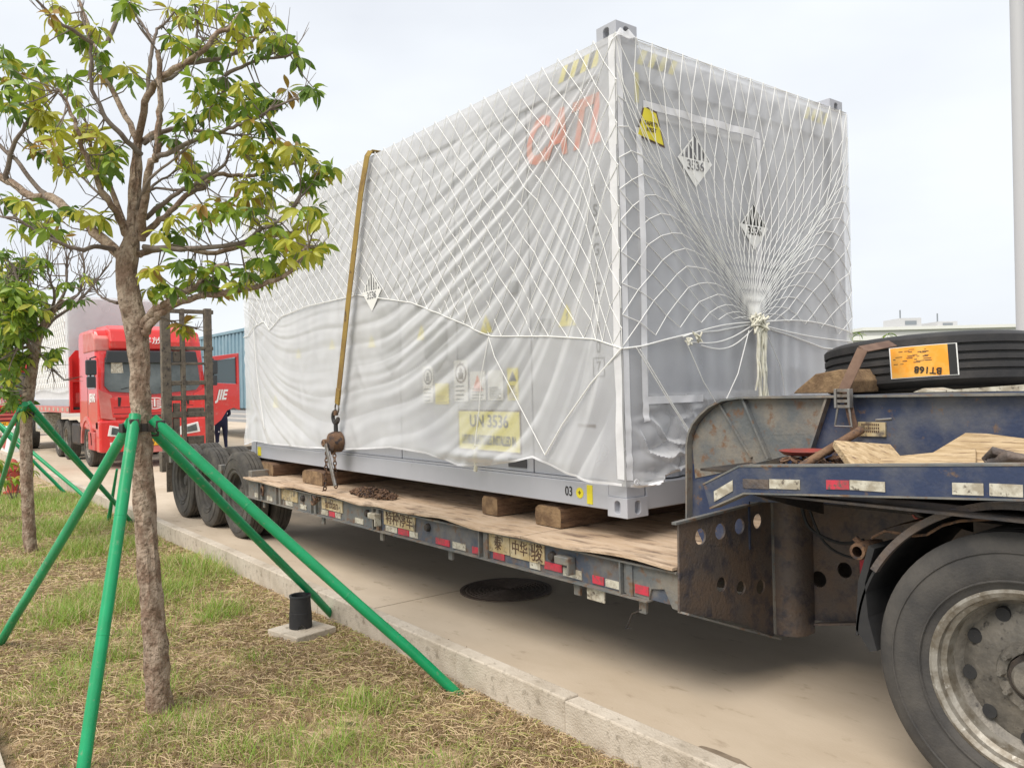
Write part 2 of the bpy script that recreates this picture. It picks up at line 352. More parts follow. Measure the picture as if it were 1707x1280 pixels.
# grass and straw: real blades, denser near the viewer
def blades(name, pts, hgt, wid, lean, mats, midx, seg=2, label=None, flat=False):
    """pts Nx2; arrays of height, width, lean (horizontal reach)"""
    n = len(pts); ang = RNG.uniform(0, 2*PI, n)
    dx, dy = np.cos(ang), np.sin(ang); sx, sy = -dy, dx
    z0 = np.array([gz(a, b) for a, b in pts])
    if flat: z0 = z0 + RNG.uniform(.0, .022, n)
    V = np.zeros((n, (seg+1)*2, 3)); bend = RNG.normal(0, .22, n)
    for k in range(seg+1):
        t = k/seg; w = wid*(1-.85*t)*.5 if not flat else wid*.5
        rx = lean*t**1.4; hz = hgt*(t - .25*t*t*(lean > hgt*.6)) if not flat else hgt*np.sin(PI*t)
        side = bend*lean*.5*math.sin(PI*t) if flat else 0
        cx = pts[:, 0]+dx*rx+sx*side; cy = pts[:, 1]+dy*rx+sy*side
        for q, sg in ((0, -1), (1, 1)):
            V[:, 2*k+q, 0] = cx+sx*w*sg; V[:, 2*k+q, 1] = cy+sy*w*sg; V[:, 2*k+q, 2] = z0+hz+(w*sg*.6 if flat else 0)
    base = np.arange(n)[:, None]*(seg+1)*2
    F = np.concatenate([base+np.array([2*k, 2*k+1, 2*k+3, 2*k+2])[None, :] for k in range(seg)], 0)
    order = np.concatenate([midx]*seg)
    me = bpy.data.meshes.new(name); me.vertices.add(V.shape[0]*V.shape[1]); me.vertices.foreach_set('co', V.ravel())
    me.loops.add(F.size); me.loops.foreach_set('vertex_index', F.astype(np.int32).ravel())
    me.polygons.add(len(F)); me.polygons.foreach_set('loop_start', np.arange(0, F.size, 4, dtype=np.int32)); me.polygons.foreach_set('material_index', order.astype(np.int32))
    for m in mats: me.materials.append(m)
    me.update(calc_edges=True); me.validate()
    o = bpy.data.objects.new(name, me); COL.objects.link(o); o['kind'] = 'stuff'; o['category'] = 'grass'
    o['label'] = label; return o
def scatter(n, x0, x1, y0, y1, dens, power=1.6):
    """random points, thinned by dens(x,y) and by distance"""
    u = RNG.uniform(0, 1, n)**power; x = x1-(x1-x0)*u; y = RNG.uniform(y0, y1, n)
    k = RNG.uniform(0, 1, n) < np.array([dens(a, b) for a, b in zip(x, y)])
    return np.stack([x[k], y[k]], 1)
def nz2(x, y, s, o=0): return noise.noise(Vector((x*s, y*s, o)))
TUFT = [(-4.3, -1.75, .75, 1.0), (-4.9, -.95, .55, 1.3), (-3.9, -2.3, .45, .8), (-5.4, -.98, .45, 1.5), (-.35, -1.75, .42, .9), (-3.3, -1.35, .35, .8), (.6, -1.9, .4, .6), (-3.0, -1.9, .35, .6), (-1.2, -1.5, .22, .6), (-.75, -1.35, .3, .8), (-1.15, -2.15, .35, .7), (-1.9, -2.15, .35, .7), (-2.7, -2.3, .4, .55), (-.6, -2.1, .25, .7), (-7, -1.5, .8, .8), (-6.5, -2.3, .6, .5), (-2.0, -1.55, .2, .5), (.1, -1.25, .25, .5), (.15, -1.65, .3, .6), (-1.7, -.95, .2, .4), (-9, -1.5, 1.5, .6), (-12, -1.6, 2.2, .6), (-2.2, -2.6, .4, .5)]
def green_d(x, y):
    d = 0
    for a, b, r, h in TUFT:
        q = ((x-a)**2+(y-b)**2)/r**2
        if q < 4: d = max(d, math.exp(-q*1.3)*min(1, h+.15))
    return d
def gdens(x, y): return .09 + green_d(x, y)*(.55+.9*nz2(x, y, 6, 5)) + (.40*min(1, (nz2(x, y, 1.7, 9)-.02)*4) if nz2(x, y, 1.7, 9) > .02 else 0)
P_ = scatter(150000, -16, 1.7, -2.92, -.71, gdens, 1.5)
hh = np.array([.020+(.14 if a < -3 else .085)*green_d(a, b) for a, b in P_])*RNG.uniform(.4, 1.5, len(P_))
dist = np.hypot(P_[:, 0]-CAM[0], P_[:, 1]-CAM[1])
blades('grass', P_, hh, .0022+.0006*dist, hh*RNG.uniform(.3, 1.5, len(P_)), GRASS, RNG.choice([0, 0, 0, 1, 1, 2], len(P_)), 3, 'patchy green grass blades growing in tufts on the planting strip')
def sdens(x, y): return max(.06, .80-green_d(x, y)*.7 + 1.0*nz2(x, y, 2.6, 2))
P_ = scatter(240000, -14, 1.7, -2.92, -.70, sdens, 1.55)
ln = RNG.uniform(.03, .13, len(P_)); dist = np.hypot(P_[:, 0]-CAM[0], P_[:, 1]-CAM[1])
ln = ln*RNG.choice([.35, .6, 1, 1.4], len(P_)); blades('dry_straw', P_, RNG.uniform(.001, .022, len(P_)), .0013+.00045*dist, ln, GRASS, RNG.choice([1, 2, 2, 2, 3, 3, 3], len(P_)), 3, 'matted dry brown straw lying over the soil of the planting strip', True)
# a few dead leaves on the ground
mb = MB()
for i in range(90):
    x, y = random.uniform(-5, 1.2), random.uniform(-2.8, -.8); s = random.uniform(.015, .04); a = random.uniform(0, 6.3); z = gz(x, y)+.03
    ca, sa = math.cos(a)*s, math.sin(a)*s; mb.mi = 0
    mb.add([(x-ca, y-sa, z), (x+sa*.5, y-ca*.5, z+s*.3), (x+ca, y+sa, z+s*.2), (x-sa*.5, y+ca*.5, z+s*.4)], [(0, 1, 2), (0, 2, 3)])
o = part('leaf_litter', mb, [GRASS[3]], None, fix=False); o['kind'] = 'stuff'; o['label'] = 'curled brown dead leaves scattered on the dry grass'; o['category'] = 'leaf litter'

# dirt line along the kerb and a wet stain
stain = mk('dark_stain', (.17, .13, .09), .9, 0, (.25, .195, .14), 12)
def blob(cx, cy, rx, ry, z, k=28, seed=0):
    return [(cx+rx*math.cos(2*PI*i/k)*(1+.25*nz2(i*.7, seed, 1)), cy+ry*math.sin(2*PI*i/k)*(1+.25*nz2(i*.9, seed+4, 1)), z) for i in range(k)]
mb = MB().prism(blob(1.03, -.50, .14, .035, .001, 28, 1), (0, 0, .003)).prism(blob(.80, -.55, .10, .016, .001, 24, 3), (0, 0, .003)); o = struct('stain', mb, stain)
mb = MB()
rs = random.Random(5)
for i in range(500):
    x = rs.uniform(-6, 1.8); y = -.585+abs(rs.gauss(0, .035)); s = rs.uniform(.002, .009)
    mb.obox((x, y, .002+s*.3), (s*2, s, s*.6), Matrix.Rotation(rs.uniform(0, 3), 3, 'Z'))
o = struct('grit', mb, mk('grit', (.24, .19, .14), .95)); o['kind'] = 'stuff'; o['label'] = 'loose grit and dirt gathered along the road side of the kerb'; o['category'] = 'grit'

# manhole cover in the road
mh = thing('manhole_cover', (-1.95, .58, 0), 'round dark cast iron manhole cover in the concrete under the trailer', 'manhole')
part('rim', MB().lathe((-1.95, .58, 0), [(.345, .001), (.345, .010), (.375, .010), (.375, .001)], 'z', 48), M['iron'], mh)
part('cover', MB().lathe((-1.95, .58, 0), [(0.001, .006), (.34, .006), (.34, .001)], 'z', 48), M['iron'], mh)
for q in range(9):
    r = .04+.034*q
    part('ridge', MB().lathe((-1.95, .58, 0), [(r, .0062), (r+.002, .012), (r+.014, .012), (r+.016, .0062)], 'z', 40), M['iron'], mh)


# ================================================================ SHIPPING CONTAINER
L, WD, Z0, Z1 = 6.058, 2.438, .87, 3.766
ct = thing('shipping_container', (-3.03, 1.22, Z0), 'large grey steel battery container loaded on the low trailer under white wrapping', 'container')
ZT = 3.655
part('side_rail', MB().box(-L+.16, -.155, .004, .10, Z0+.035, 1.055), M['cont'], ct, bev=.006)
part('end_rail', MB().box(-.10, -.004, .17, WD-.17, Z0+.035, 1.06), M['cont'], ct, bev=.006)
part('end_rail', MB().box(-L+.004, -L+.1, .17, WD-.17, Z0+.035, 1.06), M['cont'], ct)
for xx in (-.15, -L): 
    for yy in (0.002, WD-.15):
        part('corner_post', MB().box(xx+.002, xx+.148, yy, yy+.148, Z0+.12, ZT), M['cont'], ct)
part('top_rail', MB().box(-L+.15, -.15, .008, .12, 3.50, ZT), M['cont'], ct, bev=.005)
part('top_rail', MB().box(-.12, -.008, .15, WD-.15, 3.46, ZT), M['cont'], ct, bev=.005)
part('roof', MB().box(-L+.05, -.05, .05, WD-.05, ZT-.04, ZT-.01), M['cont'], ct)
part('far_wall', MB().box(-L+.15, -.15, WD-.05, WD-.02, 1.0, 3.5), M['cont'], ct)
part('floor', MB().box(-L+.1, -.1, .1, WD-.1, .93, 1.0), M['cont'], ct)
part('end_wall', MB().box(-L+.02, -L+.05, .15, WD-.15, 1.0, 3.5), M['cont'], ct)
# near side: louvred doors between seams
dx = [-5.90, -4.85, -3.75, -2.62, -1.76, -.88, -.155]
for i in range(6):
    d = part('side_door', MB().box(dx[i]+.008, dx[i+1]-.008, .030, .07, 1.075, 3.49), M['cont'], ct, bev=.004)
part('side_backing', MB().box(-5.9, -.155, .075, .09, 1.05, 3.5), M['cont_d'], ct)
part('sill', MB().box(-5.9, -.155, .012, .03, 1.058, 1.073), M['cont'], ct)
for cx in (-2.75, -2.05):        # hexagonal louvres
    h = part('louvre', MB().prism([(cx+a, .018, 2.02+b) for a, b in ((-.16, -.12), (0, -.24), (.16, -.12), (.16, .14), (-.16, .14))], (0, .011, 0)), M['cont_louvre'], ct)
for (hx, hz) in ((-1.05, 2.33), (-1.55, 2.42), (-.72, 2.05), (-2.3, 2.35)):
    part('door_lock', MB().box(hx-.05, hx+.05, .008, .028, hz-.04, hz+.04), M['cont_louvre'], ct, bev=.004)
# end wall: corrugation and white door frame
def corr(u, v):
    y = .16+u*(WD-.32); ph = (y*4.2) % 1; d = .028*max(0, min(1, 4*abs(ph-.5)-.5))
    return (-.07+d, y, 1.07+v*(3.46-1.07))
part('end_panel', MB().grid(corr, 240, 1), M['cont'], ct)
part('end_door', MB().box(-.036, -.018, .22, 1.26, 1.58, 3.24), M['cont'], ct, bev=.004)
for b in ((.15, .21, 1.54, 3.30), (1.27, 1.32, 1.54, 3.30)): part('door_frame', MB().box(-.018, .004, b[0], b[1], b[2], b[3]), M['tape'], ct, bev=.003)
for b in ((.212, 1.268, 3.25, 3.30), (.212, 1.268, 1.54, 1.59)): part('door_frame', MB().box(-.017, .003, b[0], b[1], b[2], b[3]), M['tape'], ct, bev=.003)
part('lock_rod', MB().tube([(.004, 1.5, 1.3), (.004, 1.5, 3.3)], .018, 10), M['cont'], ct, smooth=True)
# corner castings with their oval openings
def casting(x0, y0, z0, sx, sy):
    o = part('corner_casting', MB().box(x0, x0+.162, y0, y0+.178, z0, z0+.118), M['cont'], ct, bev=.006)
    c = MB(); cz = z0+.059
    def oval(ax, c0, c1, pos):
        pl = []
        for k in range(20):
            a = 2*PI*k/20; u, w = .025*math.cos(a), .021*math.sin(a)+(.018 if math.sin(a) > 0 else -.018)
            pl.append((pos+u, c0, cz+w) if ax == 'y' else (c0, pos+u, cz+w))
        return pl
    yf = y0-.01 if sy < 0 else y0+.188
    xf = x0+.172 if sx > 0 else x0-.01
    c.prism(oval('y', yf, 0, x0+.081), (0, .05 if sy < 0 else -.05, 0))
    c.prism(oval('x', xf, 0, y0+.089), (-.05 if sx > 0 else .05, 0, 0))
    o.modifiers.clear(); carve(o, c); md = o.modifiers.new('bevel', 'BEVEL'); md.width = .003; md.segments = 2; md.limit_method = 'ANGLE'
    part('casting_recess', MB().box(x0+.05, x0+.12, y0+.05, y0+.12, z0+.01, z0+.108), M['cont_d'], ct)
for zc in (Z0, Z1-.118):
    casting(-.157, -.004, zc, 1, -1); casting(-L-.004, -.004, zc, -1, -1); casting(-.157, WD-.174, zc, 1, 1)
casting(-L-.004, WD-.174, Z0, -1, 1)
# prints and stickers
def sign(x0, x1, z0, z1, mat, y=.0265, name='sticker', label=None, d=.003):
    return part(name, MB().box(x0, x1, y-d, y, z0, z1), mat, ct, label=label)
un = part('warning_panel', MB().box(-1.745, -1.015, .0215, .0255, 1.20, 1.478), M['yellow_sign'], ct, label='yellow panel reading UN 3536 with text underneath')
text('lettering', 'UN 3536', (-1.37, .0195, 1.405), .125, M['ink'], un, SIDE, 1., 1, bold=.001)
text('lettering', 'LITHIUM BATTERIES INSTALLED IN', (-1.38, .0195, 1.27), .075, M['ink'], un, SIDE, .56, 1.25, bold=.001)
part('panel_border', MB().box(-1.757, -1.003, .0262, .029, 1.188, 1.49), M['inkb'], ct)
def small(x0, x1, z0, z1, mat, lines, kind=None, c=None):
    s = part('sticker', MB().box(x0, x1, .0235, .0265, z0, z1), mat, ct)
    w = x1-x0; h = z1-z0; cx = (x0+x1)/2
    if kind == 'ring': part('print', MB().lathe((cx, .0225, z1-w*.55), [(w*.42, 0), (w*.42, .001), (w*.33, .001), (w*.33, 0)], 'y', 28, closed=True), c, s)
    if kind in ('ring', 'figure'): part('print', MB().lathe((cx, .0222, z1-w*.42), [(.001, 0), (w*.10, 0)], 'y', 14).box(cx-w*.17, cx+w*.17, .0215, .0225, z1-w*.8, z1-w*.52), c, s)
    if kind == 'tri': part('print', MB().prism([(cx-w*.35, .0225, z1-w*.75), (cx+w*.35, .0225, z1-w*.75), (cx, .0225, z1-w*.15)], (0, .0008, 0)), c, s)
    m = MB(); q = rk
    for k in range(lines):
        zz = z0+.012+k*(h*.42/max(1, lines)); m.box(x0+w*.1, x0+w*(.9-.25*q.random()), .0222, .0232, zz, zz+h*.028)
    part('print', m, M['inkb'] if mat != M['white'] else M['darktrim'], s)
small(-2.25, -2.10, 1.54, 1.83, M['white'], 4, 'ring', M['darktrim'])
small(-2.07, -1.88, 1.53, 1.69, M['yellow'], 3)
small(-1.80, -1.62, 1.55, 1.86, M['white'], 4, 'ring', M['inkb'])
small(-1.59, -1.40, 1.56, 1.77, M['white'], 4, 'tri', M['redink'])
small(-1.37, -1.19, 1.56, 1.77, M['white'], 6, None)
small(-1.14, -1.02, 1.56, 1.78, M['yellow'], 8, 'tri', M['ink'])
for (tx, tz, s) in ((-.51, 2.09, .085), (-1.38, 2.10, .08), (-2.26, 2.10, .075), (-3.1, 2.08, .07), (-3.9, 2.1, .065), (-4.7, 2.05, .065), (-5.35, 1.55, .09)):
    t = part('warning_triangle', MB().prism([(tx-s, .0255, tz-s*.75), (tx+s, .0255, tz-s*.75), (tx, .0255, tz+s*.9)], (0, .001, 0)), M['yellow'], ct)
    part('bolt_mark', MB().prism([(tx-s*.12, .0250, tz-s*.45), (tx+s*.12, .0250, tz-s*.1), (tx+s*.02, .0250, tz-.05*s), (tx+s*.14, .0250, tz+s*.4), (tx-s*.14, .0250, tz+s*.05), (tx, .0250, tz-.05*s)], (0, .0005, 0)), M['ink'], t)
def placard(px, c, s, side=True, name='class_placard', own=None, ink=None):
    ink = ink or M['ink']
    own = own or ct
    """white diamond, black stripes in its upper half, 3536 under them"""
    def P(u, w, d=0): return (c[0]+u, c[1]-d, c[2]+w) if side else (c[0]+d, c[1]+u, c[2]+w)
    dv = (0, .002, 0) if side else (-.002, 0, 0)
    p = part(name, MB().prism([P(-s, 0), P(0, -s), P(s, 0), P(0, s)], dv), M['white'], own, label='white diamond with black stripes above 3536')
    for k in range(-3, 4):
        u = k*s*.25; w = s*.072; top = s-abs(u)-s*.08
        if top > .06*s: part('stripe', MB().prism([P(u-w, s*.06, .001), P(u+w, s*.06, .001), P(u+w, max(s*.1, top-w*(1 if k >= 0 else -1)), .001), P(u-w, max(s*.1, top+w*(-1 if k < 0 else 1)*1), .001)], (0, .0008, 0) if side else (-.0008, 0, 0)), ink, p)
    text('lettering', '3536', P(0, -s*.2, .0015), s*.5, ink, p, SIDE if side else END, 1, 1, bold=.001)
# orange-red company lettering near the upper corner
text('lettering', 'CATL', (-.52, .024, 3.24), .40, M['redink'], ct, SIDE, .78, 1., shear=.35, bold=.012)
# black vertical container number
for k, chh in enumerate('1SCG1C740'):
    text('lettering', chh, (-.235, .0275, 2.82-.118*k), .105, M['ink'], ct, SIDE, .8, 1)
m_ = MB()
for b in ((-.285, -.185, 1.70, 1.706), (-.285, -.185, 1.81, 1.816), (-.285, -.279, 1.706, 1.81), (-.191, -.185, 1.706, 1.81)): m_.box(b[0], b[1], .0265, .029, b[2], b[3])
part('number_box', m_, M['ink'], ct); text('lettering', '7', (-.235, .0275, 1.758), .09, M['ink'], ct, SIDE, .8, 1)
text('lettering', '03', (-.505, .0015, .985), .085, M['ink'], ct, SIDE, .85, 1)
part('round_sticker', MB().lathe((-.405, .0012, .985), [(.001, 0), (.033, 0), (.033, .003)], 'y', 24), M['yellow'], ct)
text('plus', '+', (-.405, -.0005, .985), .05, M['inkb'], ct, SIDE)
part('sticker', MB().box(-.338, -.290, .0, .004, .925, 1.04), M['yellow'], ct, label='upright yellow strip sticker on the bottom rail')
part('sticker', MB().box(-5.86, -5.76, .0, .004, .93, 1.03), M['yellow'], ct)
text('small_print', 'CONTAINER', (-.35, .0245, 1.40), .028, M['inkb'], ct, SIDE)
# black and yellow stripes on the top rails
def hazard(a0, a1, side):
    n = 7
    for k in range(n):
        u0 = a0+(a1-a0)*k/n; u1 = a0+(a1-a0)*(k+1)/n; s = .05*(1 if a1 > a0 else -1)
        if side: pl = [(u0, .0065, 3.555), (u1, .0065, 3.555), (u1+s, .0065, 3.648), (u0+s, .0065, 3.648)]; dv = (0, .0012, 0)
        else: pl = [(-.0065, u0, 3.555), (-.0065, u1, 3.555), (-.0065, u1+s, 3.648), (-.0065, u0+s, 3.648)]; dv = (-.0012, 0, 0)
        part('hazard_stripe', MB().prism(pl, dv), M['yellow'] if k % 2 == 0 else M['ink'], ct)
hazard(-.52, -.17, True); hazard(.18, .50, False); hazard(WD-.50, WD-.22, False)
part('vent_plate', MB().box(-1.15, -.95, .0225, .0265, 1.10, 1.16), M['cont_d'], ct)
part('yellow_label', MB().box(-.008, -.005, .12, .19, 3.32, 3.50), M['yellow'], ct)

# ================================================================ TARP over the container
tp = thing('wrapping_tarp', (-3.03, 1.22, 3.68), 'translucent white woven film draped in folds over the whole container', 'tarp')
HEM = [(-6.12, 1.04), (-5.99, 1.055), (-5.75, 1.10), (-5.2, 1.09), (-4.4, 1.09), (-3.8, 1.10), (-3.4, 1.115), (-3.03, 1.138), (-2.61, 1.17), (-2.05, 1.15), (-1.6, 1.085), (-1.3, 1.10), (-.9, 1.155), (-.75, 1.19), (-.6, 1.15), (-.42, 1.11), (-.24, 1.08), (-.04, 1.065), (.03, 1.06)]
HEME = [(-.03, 1.06), (.05, 1.05), (.2, 1.08), (.31, 1.12), (.5, 1.16), (.62, 1.19), (1.0, 1.17), (1.6, 1.16), (2.46, 1.10)]
def lerp_tab(t, x):
    for (a, b), (c, d) in zip(t, t[1:]):
        if x <= c: k = (x-a)/(c-a); k = max(0, min(1, k)); return b+(d-b)*k
    return t[-1][1]
ZTOP = 3.672
A_ = np.array([.12, 3.75]); B_ = np.array([-6.5, 2.75])
def sstep(a, b, x): t = max(0, min(1, (x-a)/(b-a))); return t*t*(3-2*t)
def fold_side(x, z):
    wx = x+.12*nz2(x, z, .9, 11); wz = z+.12*nz2(x, z, .9, 17)
    a = math.atan2(A_[1]-wz, A_[0]-wx); b = math.atan2(B_[1]-wz, wx-B_[0])
    ph = a+b                                  # constant along arcs that hang from both ends
    amp = .35+.65*sstep(-3.6, -1.3, x-(z-2.2)*.55)
    up = sstep(2.35, 1.4, z+.25*(x+3)*.3); amp = max(amp*sstep(3.66, 3.2, z), .62*up)
    top = .30*sstep(1.9, 2.8, z)*(1-sstep(-2.8, -1.2, x))
    mod = .55+.9*nz2(ph*2.2, z*.35+x*.15, 1.5, 5)
    w1 = 2.6*nz2(ph*2, z*.5, 1, 3); r = (abs(math.sin(ph*27+w1))**.8)*.58+.30*(.5+.5*math.sin(ph*71+w1+2*nz2(x, z, 1.2, 8)))+.12*(.5+.5*math.sin(ph*137+3*nz2(x, z, 1.6, 18)))
    d = .052*amp*(1-top)*max(.1, mod)*r
    d += .014*(nz2(x, z, .8, 2)+.5) + .003*nz2(x, z, 7, 4)*(1-.6*up)
    fl_ = math.exp(-(((x+2.93)**2+(z-2.5)**2)/.045)**2); d = d*(1-fl_)+min(d, .018)*fl_
    return max(.002, d)
def side_fn(u, v):
    x = -6.09+u*(6.09+.03); zb = lerp_tab(HEM, x); z = ZTOP+(zb-ZTOP)*v
    e = sstep(.03, -.16, x); d = .012+fold_side(x, z)*(.15+.85*e)*sstep(0, .04, v)
    flare = .045*sstep(.86, 1, v)*e*(.6+.8*nz2(x, 0, 2.2, 31))
    bx = .0; 
    if v > .93: bx = .01*math.sin(x*9)
    # pulled knot under the yellow panel
    q = math.exp(-((x+1.42)/.10)**2)*sstep(.85, .97, v); d -= .01*q
    q2 = math.exp(-((x+1.25)/.5)**2)*math.exp(-((z-1.17)/.04)**2); d += .05*q2
    return (x, -.018-d*1.0-flare, z)
def end_fn(u, v):
    y = -.03+u*(WD+.06); zb = lerp_tab(HEME, y); z = ZTOP+(zb-ZTOP)*v
    e = sstep(-.03, .14, y)*sstep(WD+.03, WD-.1, y)
    K = (1.17, 2.05); a = math.atan2(y-K[0], z-K[1]+.0001)
    fv = .5+.5*math.sin(y*38+3*nz2(y, z*.5, 2, 41)); pull = math.exp(-((y-K[0])/.7)**2)*sstep(3.5, 2.3, z)
    d = .012+.012*fv*(.4+.6*nz2(y, z*.4, 1.6, 43))+.006*nz2(y, z, 5, 44)
    low = sstep(1.62, 1.2, z); d += low*(.075*abs(nz2(y+z*.7, z*2-y*.6, 3.2, 47))+.04*(1-min(1, abs(nz2(y*.8+z*1.2, z-y*.5, 5, 49))*5)))
    sag = .030*sstep(3.6, 3.3, z)*(.5+nz2(y, z, 1.0, 51)); d += max(0, sag)*(1-pull*.7)
    flat = max(math.exp(-(((y-cy_)**2+(z-cz_)**2)/.040)**2) for cy_, cz_ in ((.63, 3.03), (1.225, 2.68), (.235, 3.18)))
    dg = abs(math.sin((y*.9-z*1.0)*13+1.5*nz2(y, z, 1.2, 53))); d += .012*dg*sstep(2.75, 3.5, z)
    d = d*(1-flat)+min(d, .020)*flat
    return (.020+max(.003, d)*(.15+.85*e)*sstep(0, .05, v)+.03*sstep(.9, 1, v)*e, y, z)
part('side_sheet', MB().grid(side_fn, 620, 240), M['tarp'], tp, smooth=True)
part('end_sheet', MB().grid(end_fn, 260, 240), M['tarp'], tp, smooth=True)
part('far_side_sheet', MB().grid(lambda u, v: (-6.09+u*6.12, WD+.035+.012*math.sin(u*60)*v, ZTOP-v*2.5), 120, 12), M['tarp'], tp, smooth=True)
part('far_end_sheet', MB().grid(lambda u, v: (-6.09-.012*(1+math.sin(u*40))*v, -.03+u*(WD+.06), ZTOP-v*2.55), 60, 12), M['tarp'], tp, smooth=True)
def top_fn(u, v):
    x = -6.09+u*6.12; y = -.03+v*(WD+.06); e = min(sstep(0, .05, u), sstep(1, .97, u), sstep(0, .03, v), sstep(1, .97, v))
    return (x, y, ZTOP+.010*e*(1+nz2(x, y, 2, 61)))
part('top_sheet', MB().grid(top_fn, 120, 60), M['tarp'], tp, smooth=True)
# white hem tapes sewn down the corner and along the lower edge
def tape_on(fn, u, w, v0, v1, off, n=160):
    def g(a, b):
        p = fn(u+w*(b-.5), v0+(v1-v0)*a); return (p[0]+off[0], p[1]+off[1], p[2])
    return MB().grid(g, n, 2)
part('corner_tape', tape_on(side_fn, .9945, .008, .0, .985, (0, -.004)), M['tape'], tp, smooth=True)
part('corner_tape', tape_on(end_fn, .062, .018, .2, .86, (.004, 0)), M['tape'], tp, smooth=True)
part('corner_tape', tape_on(end_fn, .009, .017, .0, .985, (.004, 0)), M['tape'], tp, smooth=True)
def hemrun(fn, off, u0, u1, dz, n=400):
    def g(a, b):
        p = fn(u0+(u1-u0)*a, 1-.006*(1-b)+0); return (p[0]+off[0], p[1]+off[1], p[2])
    return MB().grid(g, n, 2)
def strip_on(y0, y1, z0, z1, n=60):
    def g(a, b):
        y = y0+(y1-y0)*(a if abs(y1-y0) > abs(z1-z0) else b); z = z0+(z1-z0)*(b if abs(y1-y0) > abs(z1-z0) else a); v = (ZTOP-z)/(ZTOP-lerp_tab(HEME, y)); p = end_fn((y+.03)/(WD+.06), v); return (p[0]+.003, y, z)
    return MB().grid(g, n, 2)
for q_ in ((.17, 1.29, 3.275, 3.32), (1.255, 1.295, 3.27, 2.25), (.12, .66, 1.53, 1.575)): part('frame_tape', strip_on(*q_), M['tape'], tp, smooth=True)
part('hem', hemrun(side_fn, (0, -.003), 0, .995, 0), M['tape'], tp, smooth=True)
part('hem', hemrun(end_fn, (.003, 0), .01, 1, 0), M['tape'], tp, smooth=True)
wl = part('warning_label', MB().prism([(.046, .12, 3.11), (.046, .34, 3.08), (.046, .28, 3.26), (.046, .18, 3.28)], (-.002, 0, 0)), M['yellow'], tp, label='yellow trapezoid label with a dark edge')
part('label_edge', MB().prism([(.044, .108, 3.10), (.044, .354, 3.066), (.044, .288, 3.272), (.044, .172, 3.292)], (-.001, 0, 0)), M['inkb'], wl)
text('lettering', 'SAFETY\nFIRST', (.0475, .235, 3.17), .036, M['inkb'], wl, END)
part('eyelet', MB().lathe((.06, .02, 1.085), [(.008, 0), (.008, .004), (.02, .004), (.02, 0)], 'x', 18), M['tape'], tp)
placard(0, (-2.93, -.054, 2.50), .17, True, own=tp, ink=M['print_faded'])
placard(0, (.047, .63, 3.03), .165, False, own=tp, ink=M['print_faded'])
placard(0, (.047, 1.225, 2.68), .155, False, own=tp)
# bunched corner of film round the top casting
def bun(u, v):
    a = -PI*.55+u*PI*1.1; r = .045+.03*math.sin(v*PI)+.01*math.sin(a*7)
    return (.01+.075*math.cos(a)*(1-v*.55), .05+.10*math.sin(a)*(1-.5*v), ZTOP-.03+.06*v+.01*math.sin(a*5))
part('bunched_corner', MB().grid(bun, 40, 10), M['tarp'], tp, smooth=True)
# tied tail of the film under the yellow panel
part('tied_tail', MB().tube([(-1.40, -.075, 1.235), (-1.39, -.085, 1.19), (-1.405, -.082, 1.15), (-1.395, -.08, 1.10), (-1.41, -.075, 1.06)], [.016, .012, .018, .012, .015], 10), M['ropeknot'], tp, smooth=True)

# ================================================================ NET
net = thing('cargo_net', (-3.03, 1.22, 3.70), 'white diamond rope net thrown over the wrapped container and knotted at its end', 'net')
BORD = [(-6.12, 2.30), (-5.95, 2.31), (-5.75, 2.40), (-5.45, 2.44), (-5.28, 2.33), (-4.95, 2.45), (-4.3, 2.50), (-3.2, 2.498), (-2.27, 2.34), (-1.6, 2.14), (-1.22, 2.005), (-.6, 1.965), (-.16, 1.92), (.03, 1.855)]
def sp(x, z):        # on the tarp's side, a touch proud
    v = (ZTOP-z)/(ZTOP-lerp_tab(HEM, x)); p = side_fn((x+6.09)/6.12, max(0, min(1, v))); return (p[0], min(p[1]-.004, -.052 if x < -.1 else -.024), z)
def ep(y, z):
    v = (ZTOP-z)/(ZTOP-lerp_tab(HEME, y)); p = end_fn((y+.03)/(WD+.06), max(0, min(1, v))); e = min(1, (y+.03)/.12, (WD+.03-y)/.12); return (max(p[0]+.004, .024+.034*max(0, e)), y, z)
mb = MB(); rr = .0026
cw = .158; NX = int(6.15/cw); NV = 15
def node_s(i, j):
    """net node: column i (half steps), row j; columns lean and sag like the real net"""
    v = j/NV; x = .03-(i*cw*.5) + .0
    x += (.34*v*(1-v*.25))*sstep(.02, -.5, x)            # strands slide toward the near corner as they fall
    x = max(-6.1, min(.03, x)); zb = lerp_tab(BORD, x)
    vv = v**.94; z = ZTOP+.004+(zb-ZTOP)*vv
    n_ = nz2(i*.37, j*.51, 1, 71)*.03
    return sp(max(-6.1, min(.03, x+n_)), z+nz2(i*.31, j*.43, 1, 73)*.016*math.sin(PI*v))
for i in range(0, 2*NX+2):
    for j in range(NV):
        if (i+j) % 2: continue
        a = node_s(i, j)
        for k in (-1, 1):
            if i+k < -1: continue
            b = node_s(max(0, i+k), j+1); mb.tube([a, b], rr, 4, False)
part('side_netting', mb, M['rope'], net, stuff=True, fix=False)
mb = MB()
for i in range(0, 2*NX+2):
    for j in range(1, NV):
        if (i+j) % 2 == 0:
            c = Vector(node_s(i, j)); mb.add([c+Vector(d)*.0068 for d in ((1, 0, 0), (-1, 0, 0), (0, 1, 0), (0, -1, 0), (0, 0, 1.2), (0, 0, -1.2))], [(0, 2, 4), (2, 1, 4), (1, 3, 4), (3, 0, 4), (2, 0, 5), (1, 2, 5), (3, 1, 5), (0, 3, 5)])
part('net_knots', mb, M['rope'], net, stuff=True, fix=False)
mb = MB()
